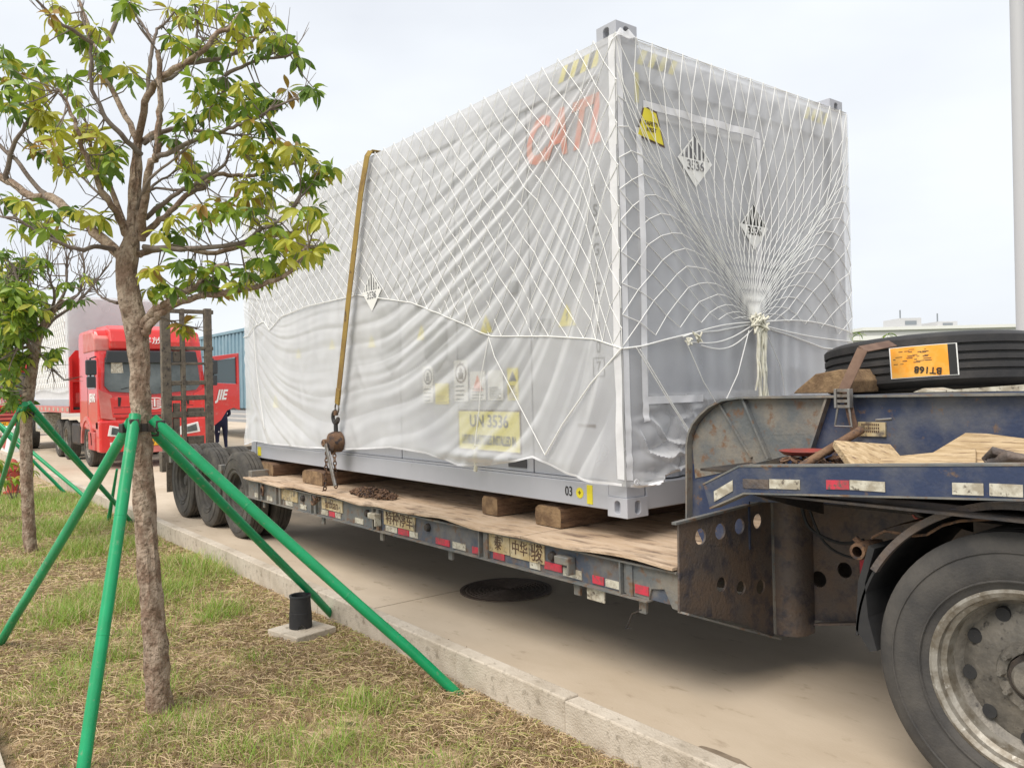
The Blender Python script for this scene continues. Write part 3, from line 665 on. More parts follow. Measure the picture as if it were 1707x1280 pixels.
# end face: strands run from the roof edge and both corners into one knot
K = Vector((.075, 1.17, 2.05))
def end_strand(t, v):
    """t 0..1 walks round near corner (z 1.87 to top), roof edge, far corner; v 0..1 from edge to knot"""
    if t < .27: s = t/.27; B = Vector((0, -.03, 1.87+s*(ZTOP-1.87))); C1 = Vector((0, .45-.336*s, (B.z+.14)*(1-s)+2.75*s)); C2 = Vector((0, .87+.108*s, 2.08+.42*s))
    elif t < .76: s = (t-.27)/.49; B = Vector((0, -.03+s*(WD+.06), ZTOP)); C1 = Vector((0, B.y+(1.17-B.y)*.12, 2.75)); C2 = Vector((0, 1.17+(B.y-1.17)*.16, 2.50))
    else: s = 1-(t-.76)/.24; B = Vector((0, WD+.03, 1.92+s*(ZTOP-1.92))); C1 = Vector((0, 2.0+.312*s, (B.z+.16)*(1-s)+2.75*s)); C2 = Vector((0, 1.49-.112*s, 2.06+.44*s))
    P = B*(1-v)**3+C1*3*v*(1-v)**2+C2*3*v*v*(1-v)+K*v**3
    fx = ep(max(-.03, min(WD+.03, P.y)), max(1.2, min(ZTOP, P.z)))[0]
    return Vector((fx*(1-v**6)+K.x*v**6, P.y, P.z))
NT, NR = 37, 14
def node_e(i, j):
    v = (j/NR)**1.0*.985; v = 1-(1-v)**1.25
    t = max(0, min(1, i/(2*NT))); p = end_strand(t, v)
    if 0 < j < NR: p.y += nz2(i*.4, j*.6, 1, 81)*.035*(1-v); p.z += nz2(i*.3, j*.5, 1, 83)*.035*(1-v)
    return p
for i in range(0, 2*NT+1):
    for j in range(NR):
        if (i+j) % 2: continue
        for k in (-1, 1):
            if 0 <= i+k <= 2*NT: mb.tube([node_e(i, j), node_e(i+k, j+1)], .0027 if j < NR*.6 else .0021 if j < NR*.8 else .0016, 4, False)
part('end_netting', mb, M['rope'], net, stuff=True, fix=False)
mb = MB()                                    # netting over the roof
for i in range(0, NX+2):
    for s in (-1, 1):
        x = .03-i*cw; pts = []
        for k in range(9): pts.append((max(-6.1, min(.03, x+s*(k-4)*.155*1.9*.5)), -.015+k/8*(WD+.03), ZTOP+.007))
        mb.tube(pts, rr, 4, False)
part('roof_netting', mb, M['rope'], net, stuff=True, fix=False)
bp_ = [sp(-6.1+i*(6.13/120), lerp_tab(BORD, -6.1+i*(6.13/120))) for i in range(121)]
part('border_rope', MB().tube(bp_, .0040, 8), M['rope'], net, smooth=True)
bo = [(-.03, 1.855), (.1, 1.87), (.3, 1.91), (.55, 1.955), (.8, 1.975), (1.17, 2.03), (1.6, 1.96), (2.0, 1.88), (2.44, 1.86)]
part('border_rope', MB().tube([ep(y, z) for y, z in bo], .0052, 8), M['rope'], net, smooth=True)
for (q0, q1, s) in (((.45, 1.93), (1.15, 2.04), .02), ((.5, 1.90), (1.15, 2.02), -.05), ((.62, 1.88), (1.16, 2.0), -.07), ((1.2, 2.03), (2.44, 1.93), -.02), ((1.2, 2.04), (2.44, 1.99), .05)):
    pts = []
    for k in range(13):
        t = k/12; y = q0[0]+(q1[0]-q0[0])*t; z = q0[1]+(q1[1]-q0[1])*t+s*math.sin(PI*t); pts.append(Vector(ep(y, z))+Vector((.008, 0, 0)))
    part('gathered_strand', MB().tube(pts, .0042, 6), M['rope'], net, smooth=True)
def knot(c, r, n, seed, mat=M['ropeknot'], rad=.008):
    q = random.Random(seed); pts = []; c = Vector(c)
    for k in range(n):
        a = k*1.35+q.uniform(-.3, .3); b = q.uniform(-1, 1)
        pts.append(c+Vector((r*.5*math.cos(a*1.7)+.01, r*math.cos(a), r*b*1.1)))
    return MB().tube(pts, rad, 7)
part('knot', knot((.10, 1.17, 2.03), .062, 46, 1), M['ropeknot'], net, smooth=True)
part('knot', knot((.085, .55, 1.93), .03, 16, 2, rad=.006), M['ropeknot'], net, smooth=True)
part('knot', knot((.085, .47, 1.90), .022, 12, 5, rad=.006), M['ropeknot'], net, smooth=True)
q = random.Random(9)
for k in range(9):
    y0 = 1.13+.012*k; zl = q.uniform(1.45, 1.75) if k % 3 else 1.40; pts = []
    for j in range(10):
        t = j/9; pts.append((.115+.01*math.sin(k+j), y0+.035*math.sin(k*2+t*3)*t, 2.0+(zl-2.0)*t))
    part('hanging_rope_end', MB().tube(pts, .0065 if k % 3 else .010, 6), M['ropeknot'], net, smooth=True)
def guy(pts, r=.0034): part('tie_rope', MB().tube(pts, r, 6), M['rope'], net, smooth=True)
guy([(.075, .03, 1.86), (.075, .25, 1.60), (.09, .50, 1.30), (.10, .58, 1.20)])
guy([(.075, .06, 1.85), (.08, .33, 1.52), (.10, .62, 1.16)])
guy([(.11, 1.05, 1.98), (.09, .95, 1.70), (.07, .82, 1.50)])
guy([(.11, 1.22, 2.0), (.09, 1.42, 1.75), (.06, 1.52, 1.52)])
guy([(.09, .45, 1.90), (.09, .60, 1.66), (.08, .75, 1.50)])
guy([(.04, -.05, 1.86), (-.2, -.075, 1.66), (-.45, -.08, 1.42), (-.62, -.09, 1.215)], .005)
guy([(-.62, -.09, 1.215), (-.9, -.08, 1.55), (-1.15, -.075, 1.86), (-1.22, -.07, 2.0)])
guy([(-1.22, -.07, 2.0), (-1.30, -.08, 1.75), (-1.34, -.08, 1.5), (-1.39, -.09, 1.24)])
guy([(-5.72, -.07, 2.38), (-5.6, -.08, 1.8), (-5.4, -.09, 1.25)])

# ================================================================ YELLOW LASHING STRAP + LEVER HOIST
st = thing('lashing_strap', (-2.9, -.08, 3.68), 'worn ochre webbing strap pulled diagonally down over the netted container side', 'strap')
tv = [Vector((-2.75, WD+.05, 2.2)), Vector((-2.80, WD+.05, 3.70)), Vector((-2.86, 1.2, 3.715)), Vector((-2.90, -.05, 3.705)), Vector((-2.915, -.075, 3.66)), Vector((-3.0, -.10, 3.35)), Vector((-3.26, -.115, 2.42)), Vector((-3.46, -.12, 1.70)), Vector((-3.505, -.12, 1.545))]
mb = MB()
for a, b in zip(tv, tv[1:]):
    d = (b-a).normalized(); nrm = Vector((0, -1, 0)) if abs(d.z) > .5 else Vector((0, 0, 1))
    mb.beam(a-d*.002, b+d*.002, .085, .007, nrm)
part('webbing', mb, M['webbing'], st)
part('stitched_end', MB().beam((-3.47, -.121, 1.67), (-3.51, -.121, 1.53), .078, .020, (0, -1, 0)), M['webbing'], st, bev=.004)
part('end_ring', MB().tube([(-3.515+.035*math.sin(a), -.122, 1.495+.045*math.cos(a)) for a in [2*PI*k/16 for k in range(17)]], .009, 8), M['steel'], st, smooth=True)
lh = thing('lever_hoist', (-3.53, -.13, 1.2), 'rusty lever chain hoist tightening the ochre strap beside the bottom rail', 'chain hoist')
def hook(c, r, flip=1):
    c = Vector(c); return [c+Vector((flip*r*math.sin(a), 0, r*math.cos(a))) for a in [k*.30 for k in range(0, 16)]]
part('top_hook', MB().tube([(-3.53, -.13, 1.37)]+hook((-3.53, -.13, 1.41), .055, -1)[::-1], [.018]*17, 8), M['darksteel'], lh, smooth=True)
part('shackle', MB().tube([(-3.518, -.13, 1.47), (-3.525, -.13, 1.43)], .022, 10), M['rust'], lh, smooth=True)
part('swivel', MB().tube([(-3.53, -.13, 1.37), (-3.53, -.13, 1.27)], .020, 10), M['darksteel'], lh, smooth=True)
part('gear_case', MB().lathe((-3.535, -.20, 1.185), [(.002, 0), (.055, 0), (.085, .015), (.095, .045), (.095, .11), (.06, .13), (.002, .13)], 'y', 30), M['rust'], lh, smooth=True)
part('side_plate', MB().prism([(-3.60, -.155, 1.15), (-3.58, -.155, 1.27), (-3.50, -.155, 1.28), (-3.45, -.155, 1.18), (-3.50, -.155, 1.07), (-3.57, -.155, 1.07)], (0, -.012, 0)), M['rust'], lh, bev=.003)
part('hand_wheel', MB().lathe((-3.62, -.215, 1.175), [(.002, 0), (.025, -.01), (.036, 0), (.036, .05), (.02, .06)], 'y', 20), M['rust'], lh, smooth=True)
part('lever', MB().beam((-3.57, -.215, 1.17), (-3.37, -.225, .80), .045, .018, (0, -1, 0)), M['steel'], lh, bev=.006)
def chain(a, b, link=.045, sagf=0, mat=None, parent=None, name='chain', rad=.0055):
    a, b = Vector(a), Vector(b); n = max(2, int((b-a).length/(link*.72))); mb = MB()
    for k in range(n):
        t = (k+.5)/n; c = a.lerp(b, t); c.z -= sagf*4*t*(1-t)
        d = (b-a).normalized(); w = d.cross(Vector((0, 1, 0))) if k % 2 else d.cross(d.cross(Vector((0, 1, 0))))
        if w.length < .1: w = Vector((1, 0, 0))
        w.normalize(); hl = link*.5; hw = link*.33
        mb.tube([c+d*hl*math.cos(q)+w*hw*math.sin(q) for q in [2*PI*j/10 for j in range(11)]], rad, 6, False)
    return part(name, mb, mat or M['rust'], parent, smooth=True, fix=False)
chain((-3.60, -.19, 1.10), (-3.645, -.20, .74), parent=lh, name='load_chain')
chain((-3.645, -.20, .74), (-3.655, -.30, .62), parent=lh, name='load_chain')
part('bottom_hook', MB().tube(hook((-3.66, -.31, .655), .035, 1), .012, 8), M['rust'], lh, smooth=True)
chain((-3.49, -.17, 1.08), (-3.43, -.19, .78), parent=lh, name='slack_chain')
# pile of slack chain on the deck
mb = MB(); q = random.Random(12)
for k in range(190):
    a = q.uniform(0, 2*PI); r = math.sqrt(q.random()); cx = -2.98+.36*r*math.cos(a); cy = -.06+.11*r*math.sin(a); cz = .745+(1-r*r)*.055*q.random()+.004
    d = Vector((q.uniform(-1, 1), q.uniform(-1, 1), q.uniform(-.35, .35))).normalized(); w = d.cross(Vector((q.uniform(-1, 1), q.uniform(-1, 1), q.uniform(-1, 1)))).normalized()
    mb.tube([Vector((cx, cy, cz))+d*.024*math.cos(t)+w*.015*math.sin(t) for t in [2*PI*j/8 for j in range(9)]], .0055, 5, False)
o = single('chain_pile', mb, M['rust'], 'heap of slack rusty chain lying on the deck under the lever hoist', 'chain', smooth=True, fix=False)

# ================================================================ TIMBER BEARERS
def timber(x0, x1, y0, y1, z0, z1, label, mat=None, rot=0):
    t = thing('timber_block', ((x0+x1)/2, y0, z0), label, 'timber', 'timber bearers under the container')
    g = MB(); nx = 6
    cx, cz = (x0+x1)/2, (z0+z1)/2; hw, hh = (x1-x0)/2, (z1-z0)/2
    prof = [(-1, -1), (-.4, -1.02), (.4, -1), (1, -1), (1.04, 0), (1, .8), (.7, 1.02), (0, 1.0), (-.75, 1), (-1, .7), (-1.05, 0)]
    def f(u, v):
        a = int(round(u*11)) % 11; px, pz = prof[a]; y = y0+(y1-y0)*v
        return (cx+px*hw+.006*nz2(a*3, y*3, 1, 5)+rot*(y-y0), y, max(z0, cz+pz*hh+.006*nz2(a*2, y*3, 1, 9)))
    part('beam', g.grid(f, 11, 8), mat or M['timber'], t, smooth=True)
    part('sawn_end', MB().prism([(cx+px*hw*.99, y0-.002, max(z0+.001, cz+pz*hh*.99)) for px, pz in prof], (0, .01, 0)), M['timber_end'], t)
    return t
DZ = .737
timber(-.86, -.61, .02, 1.6, DZ, .868, 'thick square timber block nearest the container corner', rot=.05)
timber(-1.48, -1.30, .03, 1.6, DZ, .868, 'round-edged timber block second from the near container corner', rot=.05)
timber(-4.46, -4.0, -.06, 1.4, DZ, .868, 'dark reddish timber block behind the hoist chain', rot=.0)
timber(-5.95, -5.3, -.04, 1.4, DZ, .868, 'stacked timber block under the far end of the container', rot=.0)

# ================================================================ LOW-BED TRAILER
tr = thing('lowbed_trailer', (-4, 1.22, 0), 'long worn dark blue low loader trailer with plywood deck and raised gooseneck', 'trailer')
YF = -.28; YB = 2.72
# deck sheets: thin, wavy along their outer edge
q = random.Random(4)
XD0, XD1 = -5.5, .60
segs = [XD0, -4.35, -3.05, -1.9, -.62, .60]
def wav(x): return .014*math.sin(x*3.1+.5)+.010*math.sin(x*7.3)+.008*nz2(x, 0, 3, 91)
for i in range(5):
    a, b = segs[i]+.004, segs[i+1]-.004
    for (y0, y1) in ((YF-.012, 1.2), (1.205, YB+.01)):
        def top(u, v):
            x = a+(b-a)*u; y = y0+(y1-y0)*v; edge = max(0, 1-(y-YF)/.12) if y0 < 0 else 0
            return (x, y-.012*edge*(1+nz2(x, 0, 4, 3)), .731+wav(x)*edge*.55+.004*nz2(x, y, 3, 5))
        g = MB().grid(top, 40, 16); n = len(g.v); g.v += [(x, y, z-.014) for x, y, z in g.v[:n]]; F = [tuple(k+n for k in f) for f in g.f]; g.f += F; g.m += [0]*len(F)
        R_ = 17
        g.f += [(j*R_, (j+1)*R_, (j+1)*R_+n, j*R_+n) for j in range(40)]; g.m += [0]*40
        g.f += [(40*R_+j, 40*R_+j+1, 40*R_+j+1+n, 40*R_+j+n) for j in range(16)]; g.m += [0]*16
        part('deck_board', g, M['deckwood'], tr, fix=False)
part('deck_frame', MB().box(XD0, .59, YF+.06, YB-.06, .60, .700), M['darksteel'], tr)
# side beam: web set back, flanges proud, stiffeners between
def zb(x): return .520-.004*0
part('top_flange', MB().box(XD0, .60, YF-.004, YF+.05, .697, .707), M['bluegrey'], tr)
part('bottom_flange', MB().box(XD0+.02, .40, YF-.006, YF+.07, .515, .523), M['bluegrey'], tr)
stf = [XD0, -5.12, -4.62, -3.78, -2.58, -1.10, .205, .60]
for i in range(len(stf)-1):
    part('side_web', MB().box(stf[i]+.004, stf[i+1]-.004, YF+.035, YF+.045, .524, .697), M['bluedull'] if i > 3 else M['bluegrey'], tr)
for x in stf[1:-1]:
    part('stiffener', MB().box(x-.006, x+.006, YF-.002, YF+.034, .524, .697), M['bluegrey'], tr)
    part('stiffener', MB().box(x+.035, x+.08, YF+.012, YF+.034, .524, .697), M['bluegrey'], tr)
for xa in [XD0+.3+.75*k for k in range(8)]:
    part('cross_member', MB().box(xa-.04, xa+.04, YF+.08, YB-.08, .52, .60), M['darksteel'], tr)
part('main_beam', MB().box(XD0, .59, .55, .72, .42, .60), M['darksteel'], tr); part('main_beam', MB().box(XD0, .59, 1.72, 1.89, .42, .60), M['darksteel'], tr)
part('far_side_beam', MB().box(XD0, .6, YB-.05, YB-.01, .515, .697), M['bluegrey'], tr)
# front step of the side beam near the gooseneck
part('front_gusset', MB().prism([(.205+.01, YF+.034, .53), (.39, YF+.034, .523), (.41, YF+.034, .585), (.50, YF+.034, .60), (.55, YF+.034, .512), (.597, YF+.034, .508), (.597, YF+.034, .70), (.215, YF+.034, .70)], (0, -.012, 0)), M['bluegrey'], tr)
# reflectors and plates on the side
def refl(x0, x1, z0, mat, h=.045): part('reflector', MB().box(x0, x1, YF+.0285, YF+.034, z0, z0+h), mat, tr)
for x0, x1, m in ((-5.30, -5.16, 'offwhite'), (-4.95, -4.80, 'offwhite'), (-4.45, -4.28, 'offwhite'), (-4.10, -3.95, 'offwhite'), (-3.62, -3.48, 'offwhite'), (-3.46, -3.34, 'redrefl'), (-3.33, -3.22, 'offwhite'), (-2.95, -2.80, 'offwhite'), (-2.42, -2.24, 'offwhite'), (-2.22, -2.06, 'redrefl'), (-2.05, -1.93, 'offwhite'), (-1.68, -1.50, 'redrefl'), (-1.46, -1.30, 'offwhite'), (-1.22, -1.13, 'redrefl'), (-.98, -.86, 'redrefl'), (-.60, -.50, 'offwhite')): refl(x0, x1, .530, M[m])
refl(-.46, -.30, .548, M['redrefl']); refl(-.29, -.13, .535, M['offwhite'], .05); refl(-.04, .05, .535, M['redrefl']); refl(.065, .195, .535, M['offwhite'], .042)
part('reflector', MB().box(.30, .395, YF+.016, YF+.0215, .545, .592), M['redrefl'], tr)
def plate(x0, x1, z0, z1, s='', sz=.1, xs=.9):
    p = part('name_plate', MB().box(x0, x1, YF+.026, YF+.034, z0, z1), M['label'], tr)
    if s: text('lettering', s, ((x0+x1)/2, YF+.0245, (z0+z1)/2), sz, M['inkb'], p, SIDE, xs, 1.1)
plate(-4.55, -4.15, .580, .685); plate(-3.60, -3.18, .585, .690, 'anxlan', .10, 1.0)
plate(-2.44, -1.96, .580, .690, '特种停车', .10, 1.05); plate(-1.04, -.80, .575, .690, '泰', .09); plate(-.79, -.60, .57, .690, '中华', .085, .95); plate(-.595, -.455, .57, .692, '骏', .12, 1.)
for x in (-4.02, -2.72, -1.78, -.38): # lamp bosses
    part('side_lamp', MB().lathe((x, YF+.034, .635), [(.001, -.03), (.022, -.028), (.030, -.015), (.030, 0)], 'y', 18), M['darksteel'], tr, smooth=True)
for x in (-2.55+.0, -.24):
    part('lamp_bracket', MB().box(x-.06, x+.06, YF-.03, YF+.03, .615, .66).box(x+.05, x+.062, YF-.03, YF+.03, .56, .66), M['offwhite'] if x < -1 else M['bluegrey'], tr, bev=.004)
part('tie_ring', MB().tube([(-5.0+.03*math.cos(a), YF, .62+.045*math.sin(a)) for a in [2*PI*k/14 for k in range(15)]], .011, 6), M['rust'], tr, smooth=True)
for x in (-5.05, -3.6, -2.5, -1.5, -.18, .33):
    part('hanger', MB().box(x-.02, x+.03, YF+.03, YF+.05, .44, .515), M['bluegrey'], tr, bev=.003)
part('hanging_plate', MB().box(-.08, .06, YF+.02, YF+.032, .44, .512), M['offwhite'], tr, bev=.003)
part('loose_wire', MB().tube([(.33, -.25, .46), (.25, -.24, .42), (.22, -.24, .36), (.20, -.24, .33), (.235, -.24, .34)], .004, 5), M['darksteel'], tr)
# bulkhead plate across the front of the deck, with holes (near side)
bh = part('bulkhead_plate', MB().prism([(.60, -.275, .512), (.60, -.265, .955), (.60, .70, .992), (.60, .70, .30), (.60, .50, .228), (.60, .2, .36)], (.012, 0, 0)), M['rustplate'], tr)
c = MB()
for (y, z, r) in ((-.10, .862, .042), (.06, .868, .042), (.225, .874, .042), (.39, .882, .042), (.06, .59, .040), (.225, .545, .038), (.40, .52, .040)): c.lathe((.56, y, z), [(.0001, 0), (r, 0), (r, .1), (.0001, .1)], 'x', 24)
carve(bh, c)
part('bulkhead_lip', MB().beam((.61, -.30, .953), (.61, .72, .998), .03, .012), M['bluegrey'], tr)
part('bulkhead_lip', MB().beam((.63, -.27, .508), (.63, .50, .222), .07, .010), M['bluegrey'], tr)
# rounded vertical knee at the inner end of the bulkhead
kn = [(.60, .52), (.64, .515), (.69, .53), (.73, .56), (.75, .60), (.75, .70), (.60, .70)]
part('knee', MB().prism([(x, y, .235) for x, y in kn], (0, 0, .76)), M['rustplate'], tr, smooth=True, bev=.004)
part('knee_weld', MB().tube([(.617, .515, .24), (.617, .515, .97)], .009, 6), M['bluegrey'], tr, smooth=True)
part('neck_shade_sheet', MB().box(.45, 3.6, .86, .88, .40, 1.19), M['darksteel'], tr)  # added dark sheet, stands in for the shade behind the beam holes
# neck beam rising to the tractor
nb = [(.72, .0, .30), (1.02, 0, .36), (1.20, 0, .47), (1.45, 0, .70), (2.6, 0, .80), (3.6, 0, .8), (3.6, 0, 1.20), (1.3, 0, 1.20), (.9, 0, 1.12), (.72, 0, 1.0)]
nbp = part('neck_beam', MB().prism([(x, .70, z) for x, _, z in nb], (0, .012, 0)), M['rustplate'], tr)
c = MB()
for (px, py, r) in ((1365, 965, .045), (1408, 950, .042)):
    v = on(1, .70, px, py); c.lathe((v.x, .65, v.z), [(.0001, 0), (r, 0), (r, .12), (.0001, .12)], 'y', 20)
carve(nbp, c)
part('neck_beam', MB().prism([(x, 1.72, z) for x, _, z in nb], (0, .012, 0)), M['darksteel'], tr)
part('neck_flange', MB().beam((.78, .70, .30), (1.06, .70, .365), .12, .012).beam((1.06, .70, .365), (1.46, .70, .70), .12, .012), M['rustplate'], tr)
v0 = on(1, .60, 1425, 945); part('reflector', MB().box(v0.x-.02, v0.x+.02, .685, .698, v0.z-.06, v0.z+.06), M['redrefl'], tr)
part('neck_floor', MB().box(.62, 3.6, -.10, 2.54, 1.20, 1.212), M['darksteel'], tr)
part('neck_underside', MB().box(.74, 3.6, .45, 2.0, 1.00, 1.19), M['darksteel'], tr)
# tall rounded side web of the gooseneck
YW = .30
def wb(px, py): v = on(1, YW, px, py); return (v.x, YW, v.z)
arc = [wb(1152, 862), wb(1152, 740), wb(1155, 722), wb(1162, 705), wb(1174, 690), wb(1190, 676), wb(1212, 665), wb(1240, 661)]
poly = arc+[(3.6, YW, 1.60), (3.6, YW, 1.21), (.62, YW, 1.0), (.62, YW, .74), (.3, YW, .735)]
part('neck_web', MB().prism(poly, (0, .012, 0)), M['blue'], tr)
# the worn grey rear half of the web is a doubler plate
dbl = [(x+.012, YW-.004, z-.012) for x, y, z in arc[1:]]+[(1.10, YW-.004, 1.555), (.985, YW-.004, 1.27), (.26, YW-.004, 1.10)]
part('doubler_plate', MB().prism(dbl, (0, .004, 0)), M['bluegrey'], tr)
for (a, b) in (((1384, 664), (1345, 762)), ((1245, 672), (1275, 760)), ((1248, 676), (1262, 705)), ((1246, 674), (1250, 690))): pass
def rib(a, b, w=.012, d=.05): part('rib', MB().beam(Vector(wb(*a))+Vector((0, -d/2, 0)), Vector(wb(*b))+Vector((0, -d/2, 0)), d, w, (1, 0, .2)), M['bluegrey'], tr)
rib((1384, 664), (1352, 762), .012, .04); rib((1202, 673), (1255, 762), .010, .02); rib((1243, 664), (1286, 764), .012, .035)
part('web_slot', MB().beam(wb(1285, 724), wb(1350, 722), .01, .008, (0, 0, 1)), M['bluegrey'], tr)
# top flange follows the curve
fl = [Vector(p) for p in arc]+[Vector((2.0, YW, 1.578)), Vector((3.6, YW, 1.605))]
mb = MB()
def ff(u, v):
    t = u*(len(fl)-1); i = min(int(t), len(fl)-2); p = fl[i].lerp(fl[i+1], t-i); return (p.x, p.y-.05+v*.16, p.z)
g = MB().grid(ff, (len(fl)-1)*3, 1); n = len(g.v)
g2 = MB().grid(lambda u, v: (ff(u, v)[0]+.004, ff(u, v)[1], ff(u, v)[2]-.010), (len(fl)-1)*3, 1)
o_ = part('neck_flange', g, M['bluegrey'], tr); sm = o_.modifiers.new('s', 'SOLIDIFY'); sm.thickness = .011; sm.offset = -1
part('neck_top', MB().box(.75, 3.6, YW+.11, 2.14, 1.545, 1.56), M['bluegrey'], tr)
part('neck_web', MB().prism([(x, 2.14, z) for x, y, z in poly], (0, .012, 0)), M['bluegrey'], tr)
# outer rail: kinked channel
def rr_(px, py, y=YF): v = on(1, y, px, py); return Vector((v.x, y, v.z))
r1, r2, r3 = rr_(1172, 808), rr_(1232, 778), rr_(1707, 776); r4, r5, r6 = rr_(1707, 832), rr_(1240, 821), rr_(1183, 846)
e3 = r3+(r3-r2)*1.3; e4 = r4+(r4-r5)*1.3
part('side_rail', MB().prism([r1, r2, e3, e4, r5, r6], (0, .008, 0)), M['blue'], tr, bev=.002)
part('rail_cap', MB().beam(r1+Vector((0, .03, .003)), r2+Vector((0, .03, .003)), .066, .008).beam(r2+Vector((0, .03, .003)), e3+Vector((0, .03, .003)), .066, .008), M['bluegrey'], tr)
part('rail_sole', MB().beam(r6+Vector((0, .04, -.003)), r5+Vector((0, .04, -.003)), .084, .008).beam(r5+Vector((0, .04, -.003)), e4+Vector((0, .04, -.003)), .084, .008), M['bluegrey'], tr)
def rrefl(a, b, hh, m, dz=0):
    A = rr_(*a, YF-.0015); B = rr_(*b, YF-.0015); part('reflector', MB().prism([A, B, B+Vector((0, 0, hh)), A+Vector((0, 0, hh))], (0, -.003, 0)), M[m], tr)
rrefl((1191, 836), (1222, 818), .05, 'offwhite'); rrefl((1239, 813), (1282, 815), .042, 'rustplate'); rrefl((1283, 814), (1334, 816), .042, 'offwhite'); rrefl((1378, 815), (1416, 816), .038, 'redrefl'); rrefl((1417, 816), (1476, 820), .040, 'offwhite'); rrefl((1588, 824), (1640, 826), .044, 'offwhite'); rrefl((1650, 826), (1706, 829), .044, 'offwhite')
# tray between rail and web
ti = on(2, 1.255, 1335, 758)
part('tray_end', MB().prism([(r2.x-.02, YF+.01, 1.12), (.86, YW-.004, 1.12), (.86, YW-.004, 1.262), (r2.x-.02, YF+.01, 1.255)], (.008, 0, 0)), M['bluegrey'], tr)
part('tray_floor', MB().box(.80, 3.3, YF+.01, YW-.003, 1.135, 1.145), M['darksteel'], tr)
for x in (1.05, 1.75, 2.45): part('tray_bracket', MB().prism([(x, YF+.02, 1.13), (x, YW, 1.13), (x, YW, .98)], (.012, 0, 0)), M['darksteel'], tr)
v = on(1, YW-.012, 1430, 703); w_ = on(1, YW-.012, 1476, 728)
npz = part('data_plate', MB().box(v.x, w_.x, YW-.012, YW-.001, w_.z, v.z), M['label'], tr)
mb = MB()
for a in range(9):
    for b in range(3): mb.box(v.x+.018+a*.010, v.x+.024+a*.010, YW-.0135, YW-.0122, w_.z+.018+b*.016, w_.z+.028+b*.016)
part('print', mb, M['inkb'], npz)
part('hanging_bar', MB().tube([wb(1460, 700), wb(1487, 698)], .006, 6), M['steel'], tr)
# curly air hoses and box under the neck
for (px, py0, py1, y) in ((1492, 832, 868, .25), (1504, 832, 875, .25)):
    a = on(1, y, px, py0); b = on(1, y, px, py1); L_ = 26
    part('coiled_hose', MB().tube([a.lerp(b, k/(L_*6))+Vector((.016*math.cos(k*2*PI/6), .016*math.sin(k*2*PI/6), 0)) for k in range(L_*6//4)], .004, 5), M['black'], tr, smooth=True)
a = on(1, .5, 1505, 832); part('grey_tank', MB().box(a.x, a.x+.15, .5, .8, 1.0, 1.19), M['offwhite'], tr, bev=.01)

for (pts, r, mt) in ((((1335, 838), (1350, 880), (1400, 905), (1440, 900)), .009, 'black'), (((1345, 838), (1375, 905), (1430, 930), (1470, 900)), .007, 'black'), (((1520, 836), (1525, 862), (1560, 868), (1590, 850)), .006, 'pinkred')):
    part('air_hose', MB().tube(smooth_path([on(1, .46, *p) for p in pts], 5), r, 8), M[mt], tr, smooth=True)
